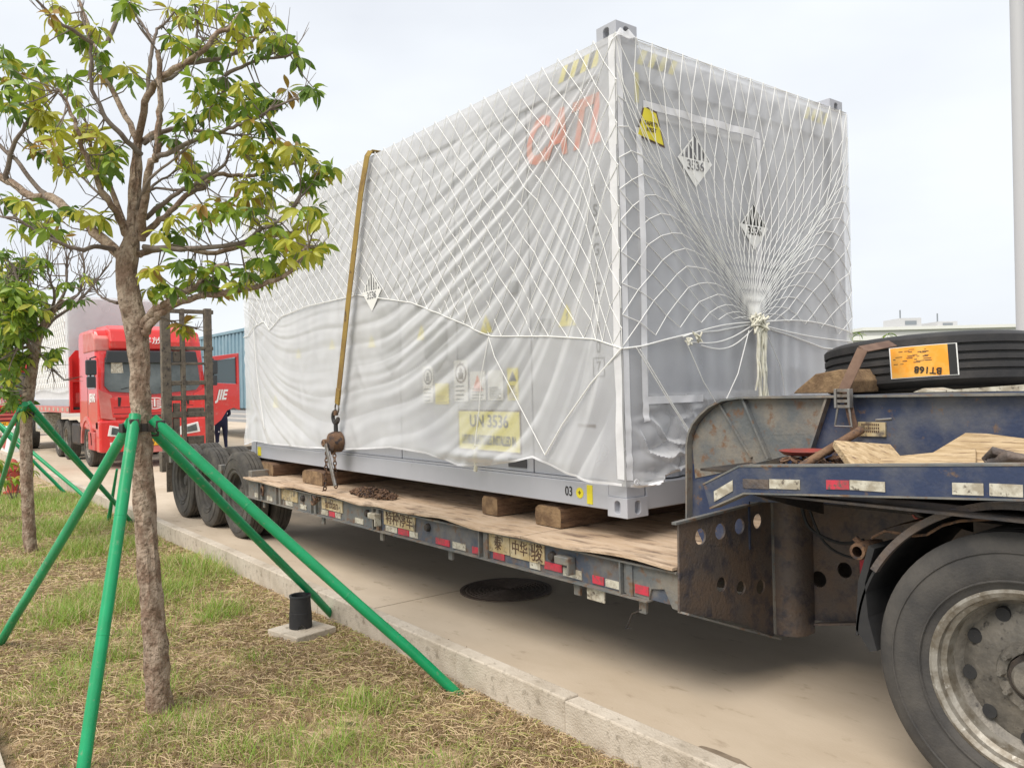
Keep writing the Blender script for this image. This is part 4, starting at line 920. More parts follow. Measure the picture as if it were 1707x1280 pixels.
# wheels ---------------------------------------------------------------
def wheel(parent, c, R_, w, rr_, tyre, rim, deep=True, holes=10, hub=.10, outward=-1, name='wheel'):
    """outward -1: face toward -Y"""
    cx, cy, cz = c; o = outward
    e = bpy.data.objects.new(name, None); COL.objects.link(e); e.parent = parent; e.location = Vector(c)-wloc(parent)
    hw = w/2
    pr = [(rr_-.01, -hw*.72), (rr_+.012, -hw*.86), (rr_+(R_-rr_)*.35, -hw*1.0), (rr_+(R_-rr_)*.62, -hw*1.0), (R_-.035, -hw*.93), (R_-.012, -hw*.84), (R_, -hw*.76)]
    g = [-.40, -.36, -.05, .05, .36, .40]
    tread = [(R_, hw*g[0]), (R_-.014, hw*(g[0]+.005)), (R_-.014, hw*(g[1]+.02)), (R_, hw*(g[1]+.025)), (R_, hw*-.05), (R_-.014, hw*-.045), (R_-.014, hw*.045), (R_, hw*.05), (R_, hw*.36), (R_-.014, hw*.365), (R_-.014, hw*.40), (R_, hw*.405)]
    prof = pr+tread+[(r, -h) for r, h in pr[::-1]]
    part('tyre', MB().lathe(c, prof, 'y', 72), tyre, e, smooth=True)
    # fine rings on the sidewall
    for r in (rr_+.045, rr_+(R_-rr_)*.68):
        part('sidewall_ring', MB().lathe(c, [(r-.002, o*hw*.985), (r, o*(hw+.0035)), (r+.004, o*(hw+.0035)), (r+.006, o*hw*.985)], 'y', 64), tyre, e, smooth=True)
    fo = o*hw*.80
    part('rim_flange', MB().lathe(c, [(rr_+.014, fo), (rr_+.016, fo+o*.012), (rr_+.004, fo+o*.016), (rr_-.012, fo+o*.006), (rr_-.014, fo-o*.02), (rr_-.03, fo-o*.035), (rr_-.034, fo-o*.09)], 'y', 64), M['rimlip'] if rim is M['rim'] else rim, e, smooth=True)
    dep = .115 if deep else .03
    dz = fo-o*dep
    d = part('rim_disc', MB().lathe(c, [(rr_-.034, fo-o*.09), (rr_-.06, dz), (rr_-.10, dz+o*.018), (hub+.03, dz+o*.03), (hub+.022, dz+o*.045), (hub-.012, dz+o*.045), (hub-.018, dz+o*.02), (.001, dz+o*.02)], 'y', 64), rim, e, smooth=True)
    hr = (rr_-.085); mh_ = MB()
    for k in range(holes):
        a = 2*PI*k/holes+.17
        hx, hz = cx+hr*math.cos(a), cz+hr*math.sin(a)
        # hole: dark cup standing just through the disc
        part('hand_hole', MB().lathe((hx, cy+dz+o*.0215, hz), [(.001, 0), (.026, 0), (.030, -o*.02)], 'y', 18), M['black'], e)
    for k in range(10 if R_ > .53 else 0):
        a = 2*PI*k/10; part('wheel_nut', MB().lathe((cx+(hub+.004)*math.cos(a), cy+dz+o*.045, cz+(hub+.004)*math.sin(a)), [(.001, o*.030), (.010, o*.030), (.013, o*.018), (.016, 0)], 'y', 6), rim, e)
    part('hub_cap', MB().lathe(c, [(.001, dz+o*.085), (.055, dz+o*.085), (.068, dz+o*.07), (.070, dz+o*.02)], 'y', 32), rim, e, smooth=True)
    part('inner_drum', MB().lathe(c, [(rr_-.03, fo-o*.09), (rr_-.03, -fo), (.05, -fo)], 'y', 32), M['darksteel'], e, smooth=True)
    return e
for i, x in enumerate((-5.94, -7.01, -8.06)):
    wheel(tr, (x, -.25+.12, .488), .488, .235, .262, M['tyre_dust'], M['tyre_dust'], True, 8, .09)
    wheel(tr, (x, -.25+.40, .488), .488, .235, .262, M['tyre_dust'], M['tyre_dust'], True, 8, .09)
    wheel(tr, (x, 2.69-.40, .488), .488, .235, .262, M['tyre_dust'], M['tyre_dust'], True, 8, .09, 1)
    wheel(tr, (x, 2.69-.12, .488), .488, .235, .262, M['tyre_dust'], M['tyre_dust'], True, 8, .09, 1)
    part('axle', MB().tube([(x, -.1, .488), (x, 2.5, .488)], .06, 12), M['darksteel'], tr, smooth=True)
# bogie frame
part('bogie_rail', MB().box(-8.9, XD0, .55, .70, .62, .80), M['bluegrey'], tr); part('bogie_rail', MB().box(-8.9, XD0, 1.74, 1.89, .62, .80), M['bluegrey'], tr)
for x in (-5.46, -6.47, -7.53, -8.6): part('bogie_cross', MB().box(x-.05, x+.05, -.24, 2.68, .70, .80), M['bluegrey'], tr, bev=.004)
part('rear_beam', MB().box(-9.0, -8.86, -.28, 2.72, .55, .84), M['rampwood'], tr, bev=.006)
part('mud_flap', MB().box(-8.72, -8.70, -.26, .35, .28, .70), M['rampwood'], tr)
part('bogie_edge', MB().box(-8.6, XD0, .50, .56, .80, .815), M['greyrail'], tr)
# loading ramp standing upright at the rear
rp = bpy.data.objects.new('loading_ramp', None); COL.objects.link(rp); rp.parent = tr; rp.location = Vector((-9.15, .2, .83))-wloc(tr); rp['label'] = 'muddy ladder-like loading ramp standing upright at the rear of the trailer'
rx = -9.12
def R3(px0, px1, py0, py1, d=.08, nm='upright', mt=None):
    a = on(0, rx, px0, py0); b = on(0, rx, px1, py1)
    part(nm, MB().box(rx-d, rx, min(a.y, b.y), max(a.y, b.y), min(a.z, b.z), max(a.z, b.z)), mt or M['rampwood'], rp, bev=.008)
rx = -9.12; R3(268, 289, 514, 756, .10); R3(301, 313, 514, 756, .10); R3(341, 358, 514, 750, .10)
rx = -9.132
for (y0, y1) in ((514, 524), (577, 584), (604, 608), (635, 641), (660, 666), (688, 694)): R3(270, 356, y0, y1, .06, 'rung')
for (a, b, y0, y1) in ((313, 341, 680, 694), (313, 341, 727, 742), (289, 301, 585, 603), (289, 301, 672, 690), (289, 301, 697, 742)): rx = -9.14; R3(a, b, y0, y1, .05, 'cross_plate')

# ================================================================ TRACTOR UNIT (only its rear end is in view)
tk = thing('tractor_unit', (2.9, 1.22, 0), 'rear of the dusty tractor unit under the gooseneck, big dual wheel and black mudguard', 'truck')
WX, WZ = 2.125, .542
wheel(tk, (WX, -.2+.14, WZ), .542, .28, .322, M['tyre'], M['rim'], True, 10, .105)
wheel(tk, (WX, -.2+.47, WZ), .542, .28, .322, M['tyre'], M['rim'], True, 10, .105)
wheel(tk, (WX, 2.64-.14, WZ), .542, .28, .322, M['tyre'], M['rim'], True, 10, .105, 1)
part('axle', MB().tube([(WX, -.1, WZ), (WX, 2.5, WZ)], .09, 12), M['darksteel'], tk, smooth=True)
g = MB().lathe((WX, -.18, WZ), [(.632, 0), (.642, 0), (.642, .62), (.632, .62)], 'y', 40, R(20), R(177), closed=True)
part('mudguard', g, M['black'], tk, smooth=True)
part('mudguard_rim', MB().lathe((WX, -.19, WZ), [(.625, 0), (.652, 0), (.652, .03), (.625, .03)], 'y', 40, R(60), R(150), closed=True), M['rustplate'], tk, smooth=True)
part('flap', MB().prism([(1.485, -.18, .60), (1.50, -.18, .80), (1.55, -.18, .96), (1.575, -.18, .95), (1.53, -.18, .80), (1.54, -.18, .66), (1.575, -.18, .53), (1.545, -.18, .52)], (0, .60, 0)), M['black'], tk)
part('chassis_rail', MB().box(1.75, 4, .78, .86, .72, .98), M['darksteel'], tk); part('chassis_rail', MB().box(1.75, 4, 1.58, 1.66, .72, .98), M['darksteel'], tk)
# dusty plate over the wheel
def mp_(u, v):
    x = 1.56+u*1.6; z = 1.185-.17*max(0, 1-u*2.6)**1.6+.006*nz2(x, v, 6, 1); return (x, -.12+.5*v, z)
part('guard_top', MB().grid(mp_, 30, 6), M['rust'], tk, smooth=True)
part('air_line', MB().tube([on(1, -.14, *p) for p in ((1452, 897), (1475, 885), (1495, 888), (1520, 893), (1545, 891), (1570, 876), (1600, 868), (1707, 862))], .006, 6), M['rust'], tk, smooth=True)
a = on(1, -.12, 1437, 917); part('tail_lamp_tube', MB().lathe((a.x, -.16, a.z), [(.022, .0), (.034, 0), (.038, .02), (.036, .14), (.03, .18), (.001, .18)], 'y', 18).tube([(a.x, -.05, a.z), (a.x+.09, .0, a.z-.02)], .03, 10), M['rust'], tk, smooth=True)
part('bracket', MB().beam((a.x-.03, -.12, a.z+.05), (a.x+.02, -.12, a.z+.0), .02, .02), M['rust'], tk)

# ================================================================ SPARE TYRE AND THINGS LYING ON THE NECK
sp_ = thing('spare_tyre', (1.72, .95, 1.66), 'new black truck tyre lying flat and tilted on top of the blue gooseneck', 'tyre')
CT = at(1550, 612, 4.42); TR_ = .535; TW = .27
def rot_t(m, c):
    q = Matrix.Rotation(R(-4.0), 3, 'Y') @ Matrix.Rotation(R(-2.5), 3, 'X')
    m.v = [tuple(c+q @ (Vector(v)-c)) for v in m.v]; return m
hw = TW/2; pr = [(.30, -hw*.7), (.33, -hw*.9), (.42, -hw), (.49, -hw*.97), (TR_-.012, -hw*.86), (TR_, -hw*.78)]
tr_ = []
for gpos in (-.46, -.15, .15, .46): tr_ += [(TR_, hw*(gpos-.055)), (TR_-.016, hw*(gpos-.04)), (TR_-.016, hw*(gpos+.04)), (TR_, hw*(gpos+.055))]
prof = pr+tr_+[(r, -h) for r, h in pr[::-1]]
ty = part('tread', rot_t(MB().lathe(CT, prof+[(.29, 0)], 'z', 96, closed=True), CT), M['tyre_new'], sp_, smooth=True)
# paper label wrapped on the tread
def lab(a0, a1, h0, h1, r, n=18):
    m = MB()
    m.grid(lambda u, v: (CT.x+r*math.cos(a0+(a1-a0)*u), CT.y+r*math.sin(a0+(a1-a0)*u), CT.z+h0+(h1-h0)*v), n, 2); return rot_t(m, CT)
def ang_at(px, py):
    d = (at(px, py, 1)-Vector(CAM)); o = Vector(CAM); e = Vector((o.x-CT.x, o.y-CT.y)); dd = Vector((d.x, d.y))
    A = dd.dot(dd); B = 2*e.dot(dd); C_ = e.dot(e)-(TR_+.003)**2; t = (-B-math.sqrt(max(0, B*B-4*A*C_)))/(2*A); p = o+d*t
    return math.atan2(p.y-CT.y, p.x-CT.x), p.z
a0, _ = ang_at(1484, 610); a1, _ = ang_at(1598, 605)
if a1 < a0-PI: a1 += 2*PI
lb = part('label', lab(a0, a1, -.088, .068, TR_+.0022), M['white'], sp_)
am = a0+(a1-a0)*.86
part('label_print', lab(a0+(a1-a0)*.02, am, -.085, .065, TR_+.0036), M['orange'], lb)
part('label_print', lab(am, a0+(a1-a0)*.98, -.085, .065, TR_+.0036), M['ink'], lb)
# upside-down lettering laid along the curve
am2 = a0+(a1-a0)*.56; r_ = TR_+.0055
c_ = Vector((CT.x+r_*math.cos(am2), CT.y+r_*math.sin(am2), CT.z-.055)); mm_ = MB(); mm_.v = [tuple(c_)]; rot_t(mm_, CT); c_ = Vector(mm_.v[0])
text('lettering', 'BT168', c_, .046, M['ink'], lb, (R(90), R(180)+R(5), am2+R(90)), 1.0, 1, bold=.0008)
mb = MB(); q = random.Random(2)
for k in range(26):
    u = q.uniform(.04, .55); h = q.uniform(-.02, .05); w = q.uniform(.02, .12); m2 = lab(a0+(a1-a0)*u, a0+(a1-a0)*(u+w), h, h+.0022+q.random()*.002, TR_+.0046, 4); o0 = len(mb.v); mb.add(m2.v, m2.f)
part('print', mb, M['inkb'], lb)
# rusty steel / timber wedge before the tyre
wd = on(1, .36, 1327, 653); we = on(1, .36, 1418, 620)
single('timber_wedge', MB().prism([(wd.x, .33, 1.582), (wd.x+.30, .33, 1.582), (wd.x+.31, .33, 1.64), (wd.x+.27, .33, we.z+.015), (wd.x+.13, .33, we.z-.005), (wd.x+.02, .33, 1.60)], (0, .30, 0)), M['timber_end'], 'rust-stained wooden wedge on the gooseneck edge against the spare tyre', 'wedge', bev=.006)
# brown ratchet strap pulled over the wedge
rs_ = thing('ratchet_strap', (1.2, .2, 1.6), 'brown strap with steel ratchet buckle hanging over the gooseneck side', 'strap')
P1, P2, P3, P4 = on(1, .30, 1438, 582), on(1, .24, 1404, 655), on(1, .235, 1405, 700), on(1, .26, 1440, 730)
mb = MB().beam(P1+Vector((.02, .25, .03)), P1, .05, .004, (0, -1, 0)).beam(P1, P2, .052, .005, (0, -1, 0))
part('webbing', mb, M['brownstrap'], rs_)
part('webbing', MB().beam(P2+Vector((.02, 0, 0)), on(1, .235, 1418, 690), .04, .005, (0, -1, 0)).beam(on(1, .235, 1418, 690), on(1, .26, 1428, 728), .04, .005, (0, -1, 0)), M['brownstrap'], rs_)
b0, b1 = on(1, .22, 1395, 648), on(1, .22, 1418, 680)
for xx in (b0.x, b1.x): part('buckle_side', MB().box(xx-.006, xx+.006, .20, .235, b1.z, b0.z), M['steel'], rs_, bev=.002)
for k in range(4): zz = b1.z+(b0.z-b1.z)*(k+.3)/3.6; part('buckle_bar', MB().box(b0.x, b1.x, .208, .225, zz-.007, zz+.007), M['steel'], rs_)
c0, c1 = on(1, .215, 1392, 710), on(1, .215, 1420, 711)
part('ratchet_handle', MB().tube([(b0.x+.005, .215, b1.z), (c0.x, .215, c0.z), (c1.x, .215, c1.z), (b1.x-.005, .215, b1.z)], .006, 6), M['steel'], rs_)
# pale sheet under tyre
single('folded_sheet', MB().prism([(1.50, .34, 1.583), (1.545, .34, 1.60), (1.60, .34, 1.588), (2.3, .34, 1.632), (2.3, .34, 1.585)], (0, .2, 0)), M['offwhite'], 'dirty pale board edge lying under the spare tyre on the gooseneck', 'board')
# boards in the tray
def board(cx, cy, cz, sx, sy, sz, rz, rx_, ry_, label):
    m = Matrix.Rotation(R(rz), 3, 'Z') @ Matrix.Rotation(R(rx_), 3, 'X') @ Matrix.Rotation(R(ry_), 3, 'Y')
    return single('wooden_board', MB().obox((cx, cy, cz), (sx, sy, sz), m), M['plank'], label, 'board', 'boards lying in the gooseneck tray', bev=.003)
board(1.47, .02, 1.295, .26, .25, .035, 52, 26, 6, 'short squarish wooden board standing tilted beside the steel pipe in the tray')
board(1.72, -.02, 1.292, .36, .20, .035, 22, 14, -8, 'middle wooden board with its end tipped up in the tray')
board(1.98, .15, 1.33, .55, .26, .035, -14, 20, 5, 'largest wooden board leaning at the back of the tray')
board(2.25, .0, 1.25, .5, .2, .03, 8, 8, 3, 'wooden board at the right end of the tray under the rope')
board(1.35, .12, 1.20, .9, .25, .03, 4, 3, 0, 'flat wooden board at the bottom of the tray mostly hidden by others')
p0, p1 = on(1, -.12, 1340, 775), on(1, .12, 1436, 716)
single('steel_pipe', MB().tube([p0+(p0-p1)*.25, p1], .019, 14), M['rust'], 'rusty steel pipe leaning out of the tray below the ratchet strap', 'pipe', smooth=True)
mb = MB(); q = random.Random(31)
for k in range(46):
    c = Vector((1.20+q.uniform(-.13, .12), .05+q.uniform(-.12, .12), 1.255+q.uniform(-.03, .03))); d = Vector((q.uniform(-1, 1), q.uniform(-1, 1), q.uniform(-.5, .5))).normalized(); w = d.cross(Vector((q.random(), q.random(), 1))).normalized()
    mb.tube([c+d*.03*math.cos(t)+w*.018*math.sin(t) for t in [2*PI*j/8 for j in range(9)]], .006, 5, False)
single('chain_pile', mb, M['rust'], 'tangle of rusty chain in the tray beside the steel pipe', 'chain', smooth=True, fix=False)
pc = on(1, .1, 1345, 752)
single('red_dish', MB().lathe((pc.x, .1, pc.z-.012), [(.001, 0), (.10, .004), (.125, .016), (.13, .016), (.105, -.004), (.001, -.006)], 'z', 28), M['dish'], 'shallow faded red dish in the tray beside the chain', 'dish', smooth=True)
kr = on(1, -.05, 1675, 765)
single('knotted_rope', MB().tube([(1.86, -.12, 1.26), (2.0, -.08, 1.275), (kr.x-.06, -.06, kr.z), (kr.x-.02, -.10, kr.z+.03), (kr.x+.02, -.04, kr.z+.01), (kr.x-.01, -.02, kr.z-.01), (kr.x-.03, -.08, kr.z-.005), (kr.x+.03, -.10, kr.z+.015), (kr.x+.10, -.05, kr.z), (kr.x+.35, -.04, kr.z-.01)], [.014, .017, .018, .02, .02, .02, .02, .02, .018, .018], 10), M['rustplate'], 'thick grey knotted rope over the boards at the tray right end', 'rope', smooth=True)

# ================================================================ TREES
def leaf_mesh(name, mi, ln, wd, seed):
    q = random.Random(seed); m = MB(); n = 5; cv = q.uniform(.15, .85); fo = q.uniform(.10, .5); tw = q.uniform(-.4, .4)
    prof = [0.08, .55, .92, 1.0, .72, .04]
    for k in range(n+1):
        t = k/n; x = ln*t; z = -cv*ln*t*t*.8; w = wd*.5*prof[k]
        for s in (-1, 0, 1): m.v.append((x, s*w*math.cos(fo), z+abs(s)*w*math.sin(fo)+s*w*tw*t))
    for k in range(n):
        for s in (0, 1): m.f.append((k*3+s, (k+1)*3+s, (k+1)*3+s+1, k*3+s+1)); m.m.append(0)
    return m.mesh(name, LEAF[mi], True, False)
LM = [[leaf_mesh('leaf', mi, 1, .38+.06*(k % 2), mi*10+k) for k in range(6)] for mi in range(4)]
LMv = [[(np.array([v.co[:] for v in m.vertices]), [tuple(p.vertices) for p in m.polygons]) for m in row] for row in LM]
def tree(base, depth, trunk, branches, clusters, label, seed, lsize=.105, nobj=300, twr=1., ground=0., leafn=(7, 11), bushy=0., green=0.):
    q = random.Random(seed)
    t = thing('tree', base, label, 'tree', 'staked trees along the kerb')
    tp_ = [at(x, y, depth) for x, y, w in trunk]; rad = [w*.46*depth/FPX for x, y, w in trunk]
    # base of trunk stands on the ground
    tp_[0] = Vector(base)-Vector((0, 0, .05))
    if len(tp_) > 2: 
        k = tp_[1]; 
    sp_pts = smooth_path(tp_, 6); rr = np.interp(np.linspace(0, len(tp_)-1, len(sp_pts)), range(len(tp_)), rad)
    m = MB(); n = 20; pts2 = []
    m.tube(sp_pts, list(rr), n)
    m.v = [tuple(Vector(v)+Vector((nz2(v[2]*7, i % n*.9, 1.3, seed), nz2(v[2]*7, i % n*.9+5, 1.3, seed), 0))*.016) for i, v in enumerate(m.v)]
    part('trunk', m, M['bark'], t, smooth=True)
    pool = []; knots = []
    for br in branches:
        pts = [at(x, y, depth+dz) for x, y, dz in br[1]]; sm = smooth_path(pts, 4)
        r0, r1 = br[0][0]/2*depth/FPX, br[0][1]/2*depth/FPX
        rs = [r0+(r1-r0)*(i/(len(sm)-1))**.8 for i in range(len(sm))]
        for i in range(1, len(sm)-1): sm[i] = sm[i]+Vector((q.uniform(-1, 1), q.uniform(-1, 1), q.uniform(-1, 1)))*r0*.35
        part('branch', MB().tube(sm, rs, 10), M['twig'] if br[0][0] < 11 else M['bark'], t, smooth=True)
        pool += [(p, r) for p, r in zip(sm, rs)]
        # bare side twigs
        if br[0][0] > 2.5:
            mb = MB()
            for k in range(int(1.8*twr*len(br[1]))):
                i = q.randrange(len(sm)//3, len(sm)-1); p = sm[i]; d = (sm[min(i+1, len(sm)-1)]-sm[i-1]).normalized()
                d2 = (d+Vector((q.uniform(-1, 1), q.uniform(-1, 1), q.uniform(-.3, 1.1)))*.9).normalized(); ln = q.uniform(.06, .22)*depth/4.6
                e = p+d2*ln+Vector((0, 0, .25*ln)); mid = p+d2*ln*.5+Vector((q.uniform(-.02, .02), q.uniform(-.02, .02), q.uniform(-.03, .01)))*depth/4.6; mb.tube([p, mid, e], [.0035*depth/4.6, .0025*depth/4.6, .001*depth/4.6], 5)
                if q.random() < .6: d3 = (d2+Vector((q.uniform(-1, 1), q.uniform(-1, 1), q.uniform(-.2, 1)))*.7).normalized(); mb.tube([mid, mid+d3*ln*.5], [.002*depth/4.6, .001*depth/4.6], 4)
            part('twigs', mb, M['twig'], t, stuff=True, fix=False)
    # leaf whorls
    leaves = []; stems = MB()
    for (x, y) in clusters:
        dz = q.uniform(-.45, .45)*depth/4.6; 
        c = at(x, y, depth+dz)
        best = min(pool, key=lambda pr: (pr[0]-c).length + .0)
        if (best[0]-c).length > .22*depth/4.6: c = at(x, y, depth+(np.dot(np.array(best[0])-CAM, FW)-depth)+q.uniform(-.16, .16)*depth/4.6)
        p = best[0]
        if (p-c).length > .32*depth/4.6: continue
        mid = p.lerp(c, .55)+Vector((q.uniform(-.03, .03), q.uniform(-.03, .03), -.02)); stems.tube([p, mid, c], [.0045*depth/4.6, .0035*depth/4.6, .002*depth/4.6], 5)
        hue = q.random(); nl = q.randint(*leafn); a0 = q.uniform(0, 6.28)
        tilt = Vector((q.uniform(-.3, .3), q.uniform(-.3, .3), 1)).normalized()
        for k in range(nl):
            a = a0+2*PI*k/nl+q.uniform(-.3, .3); el = q.uniform(-1.0, .1) if k < nl*.78 else q.uniform(.1, .9)
            d = Vector((math.cos(a)*math.cos(el), math.sin(a)*math.cos(el), math.sin(el)))
            y_ = tilt.cross(d); 
            if y_.length < .1: y_ = Vector((0, 1, 0)).cross(d)
            y_.normalize(); y_ = Matrix.Rotation(q.uniform(-.95, .95), 3, d) @ y_; z_ = d.cross(y_)*1.0; s = lsize*q.uniform(.65, 1.2)
            h2 = hue*(1-green)+q.uniform(-.22, .22)
            mi = 0 if h2 < .24 else 1 if h2 < .52 else 2 if h2 < 1.03 else 3
            leaves.append((c+d*.008, Matrix((d, y_, z_)).transposed(), s, mi, q.randrange(6)))
    part('twigs', stems, M['twig'], t, stuff=True, fix=False)
    q.shuffle(leaves)
    for (c, m3, s, mi, k) in leaves[:nobj]:
        o = bpy.data.objects.new('leaf', LM[mi][k]); COL.objects.link(o); o.parent = t; o.matrix_local = Matrix.Translation(c-Vector(base)) @ (m3.to_4x4() @ Matrix.Scale(s, 4))
    rest = leaves[nobj:]
    if rest:
        V = []; F = []; MI = []; off = 0
        for (c, m3, s, mi, k) in rest:
            vs, fs = LMv[mi][k]; A = np.array(m3)*s; V.append(vs @ A.T+np.array(c)); F += [tuple(i+off for i in f) for f in fs]; off += len(vs); MI += [mi]*len(fs)
        g = MB(); g.v = [tuple(v) for v in np.concatenate(V)]; g.f = F; g.m = MI
        part('foliage', g, LEAF, t, stuff=True, fix=False, smooth=True)
    return t
TR1 = [(266, 1195, 50), (264, 1150, 44), (256, 1035, 39), (246, 920, 37), (240, 820, 36), (236, 740, 34), (234, 670, 33), (232, 600, 34), (224, 531, 39), (211, 470, 37), (213, 430, 36), (222, 390, 25), (225, 330, 20), (226, 290, 17), (230, 232, 14)]
BR1 = [
 ((20, 12), [(205, 440, 0), (184, 410, .05), (131, 361, .15), (85, 331, .25), (49, 325, .3), (10, 299, .35), (-20, 285, .4)]),
 ((10, 4), [(10, 298, .35), (18, 256, .3), (38, 215, .25), (53, 190, .2), (60, 165, .2)]),
 ((10, 6), [(80, 331, .25), (62, 312, .3), (33, 275, .3), (0, 243, .35), (-25, 220, .35)]),
 ((13, 4), [(214, 395, 0), (193, 354, -.1), (164, 305, -.2), (140, 250, -.25), (131, 220, -.3), (115, 180, -.3), (100, 150, -.3)]),
 ((11, 3), [(211, 390, 0), (184, 312, .1), (154, 269, .2), (150, 230, .25), (140, 190, .3)]),
 ((10, 4), [(235, 258, 0), (203, 226, -.1), (177, 197, -.15), (154, 150, -.2), (152, 100, -.2), (148, 60, -.2), (135, 20, -.2)]),
 ((11, 5), [(229, 235, 0), (210, 195, .1), (175, 125, .2), (160, 85, .25), (152, 60, .3), (140, 20, .3), (125, -10, .3)]),
 ((13, 6), [(229, 238, 0), (243, 170, -.1), (262, 135, -.15), (280, 120, -.2), (308, 105, -.25), (340, 85, -.3), (357, 60, -.3), (385, 45, -.3), (400, 20, -.3)]),
 ((8, 3), [(262, 135, -.15), (285, 130, -.1), (308, 108, 0), (325, 80, .05), (330, 40, .1), (325, 10, .1)]),
 ((8, 3), [(247, 155, -.1), (250, 110, -.05), (255, 72, 0), (262, 50, .05), (275, 40, .1), (290, 20, .1)]),
 ((6, 2), [(255, 72, 0), (240, 45, .1), (225, 22, .15), (215, -5, .2)]),
 ((9, 4), [(180, 70, .2), (195, 30, .25), (203, 5, .3), (205, -20, .3)]),
 ((7, 3), [(155, 72, -.2), (120, 50, -.3), (95, 35, -.35), (60, 0, -.4), (45, -15, -.4)]),
 ((9, 3), [(308, 105, -.25), (350, 100, -.2), (375, 95, -.15), (400, 85, -.1), (430, 60, -.1), (450, 35, -.1)]),
 ((7, 3), [(375, 125, -.2), (395, 115, -.2), (430, 100, -.2), (478, 93, -.2), (490, 85, -.2)]),
 ((14, 8), [(236, 400, 0), (240, 330, -.1), (252, 279, -.15), (262, 253, -.2), (265, 210, -.2), (266, 164, -.2), (267, 112, -.2), (262, 85, -.2)]),
 ((9, 3), [(262, 262, -.2), (295, 249, -.2), (331, 232, -.25), (370, 220, -.3), (394, 210, -.3), (430, 195, -.3), (455, 180, -.3), (500, 165, -.3)]),
 ((11, 4), [(236, 235, 0), (260, 222, .1), (289, 213, .15), (328, 197, .2), (350, 180, .2), (365, 150, .2)]),
 ((8, 3), [(240, 240, 0), (285, 216, -.05), (320, 218, -.1), (360, 222, -.1), (400, 225, -.1)]),
 ((12, 5), [(240, 392, 0), (262, 372, .05), (282, 354, .1), (321, 318, .2), (361, 292, .25), (400, 293, .3), (433, 290, .3), (480, 275, .3), (520, 265, .3)]),
 ((9, 3), [(243, 364, 0), (285, 328, -.1), (328, 305, -.15), (370, 279, -.2), (380, 259, -.2), (390, 240, -.2)]),
 ((8, 3), [(330, 306, -.15), (345, 310, -.15), (320, 318, -.1), (260, 315, -.1), (245, 320, 0)]),
 ((12, 5), [(232, 425, 0), (262, 415, .1), (295, 411, .15), (361, 421, .2), (410, 407, .25), (440, 395, .3), (466, 392, .3), (510, 380, .3)]),
 ((10, 4), [(240, 412, 0), (290, 415, -.1), (340, 412, -.15), (400, 405, -.2), (430, 385, -.2), (460, 372, -.2), (480, 355, -.2), (500, 330, -.2)]),
 ((15, 8), [(238, 545, -.03), (254, 521, -.05), (282, 502, -.1), (300, 490, -.1), (328, 478, -.12), (345, 455, -.15), (380, 440, -.15)]),
 ((15, 4), [(240, 555, -.03), (255, 535, -.05), (279, 513, -.08), (328, 496, -.15), (394, 486, -.2), (459, 466, -.25), (490, 450, -.25), (502, 425, -.25), (515, 410, -.25)]),
 ((5, 2), [(262, 530, -.05), (285, 535, 0), (300, 540, 0), (318, 545, 0)]),
 ((9, 3), [(190, 415, 0), (160, 412, -.1), (131, 416, -.2), (98, 405, -.25), (60, 385, -.3), (30, 366, -.35), (0, 361, -.35)]),
 ((6, 2), [(196, 505, 0), (178, 500, .05), (164, 490, .1), (150, 470, .1)]),
 ((7, 2), [(220, 395, 0), (190, 350, .1), (170, 330, .15), (130, 290, .2), (75, 260, .2), (45, 235, .2)]),
 ((7, 2), [(228, 350, 0), (250, 300, -.2), (290, 265, -.25), (318, 240, -.3)]),
 ((7, 2), [(232, 340, 0), (255, 310, .2), (285, 290, .3), (310, 275, .3)]),
]
CL1 = [(10,60),(12,100),(20,130),(5,150),(45,75),(65,80),(70,140),(95,130),(120,130),(60,165),(30,190),(75,190),(100,200),(90,230),(125,160),(140,180),(85,25),(100,10),(130,60),(145,75),(170,85),(160,45),(155,95),(175,110),(195,125),(210,110),(220,135),(200,10),(215,5),(110,45),(280,15),(300,25),(325,30),(340,5),(285,60),(310,70),(360,15),(385,45),(400,20),(430,10),(450,30),(440,60),(455,75),(375,75),(395,85),(410,65),(425,90),(345,75),(485,80),(500,95),(465,65),(320,130),(345,135),(365,140),(335,160),(370,170),(400,160),(430,165),(450,175),(390,190),(420,200),(440,215),(350,180),(310,190),(330,190),(480,150),(505,140),(525,150),(490,165),(350,215),(380,225),(400,245),(420,235),(460,230),(490,245),(510,260),(535,275),(450,260),(430,270),(480,270),(520,295),(500,310),(540,290),(400,300),(420,310),(440,320),(330,350),(360,345),(385,350),(420,360),(450,370),(480,345),(500,350),(520,345),(535,365),(505,370),(470,400),(440,390),(500,420),(525,410),(310,290),(325,270),(300,250),(280,235),(340,290),(150,220),(165,230),(190,240),(135,215),(160,260),(185,270),(110,280),(100,255),(85,250),(140,250),(15,330),(35,335),(50,370),(30,385),(90,350),(120,345),(90,385),(105,395),(160,360),(175,365),(270,340),(290,365),(310,380),(340,370),(280,385),(300,440),(270,470),(250,450),(290,480),(330,450),(350,470),(380,440),(410,450),(440,430),(460,450),(480,430),(400,475),(430,470),(370,485),(520,420),(305,543),(5,80),(25,110),(60,110),(45,140),(15,170),(380,160),(410,180),(360,160),(400,140),(360,100),(380,60),(415,40),(435,40),(460,245),(470,290),(455,295),(425,345),(400,330),(490,390),(460,415),(420,430),(360,455),(325,470),(390,465),(250,470),(175,250),(150,270),(165,290),(190,285),(60,240),(75,210)]
CL1 = [c for c in CL1 if not (c[0]-10) % 37 == 0] 
q = random.Random(77)
CL1 = CL1 + [(x+q.uniform(-16, 16), y+q.uniform(-14, 14)) for x, y in CL1 if q.random() < .72]
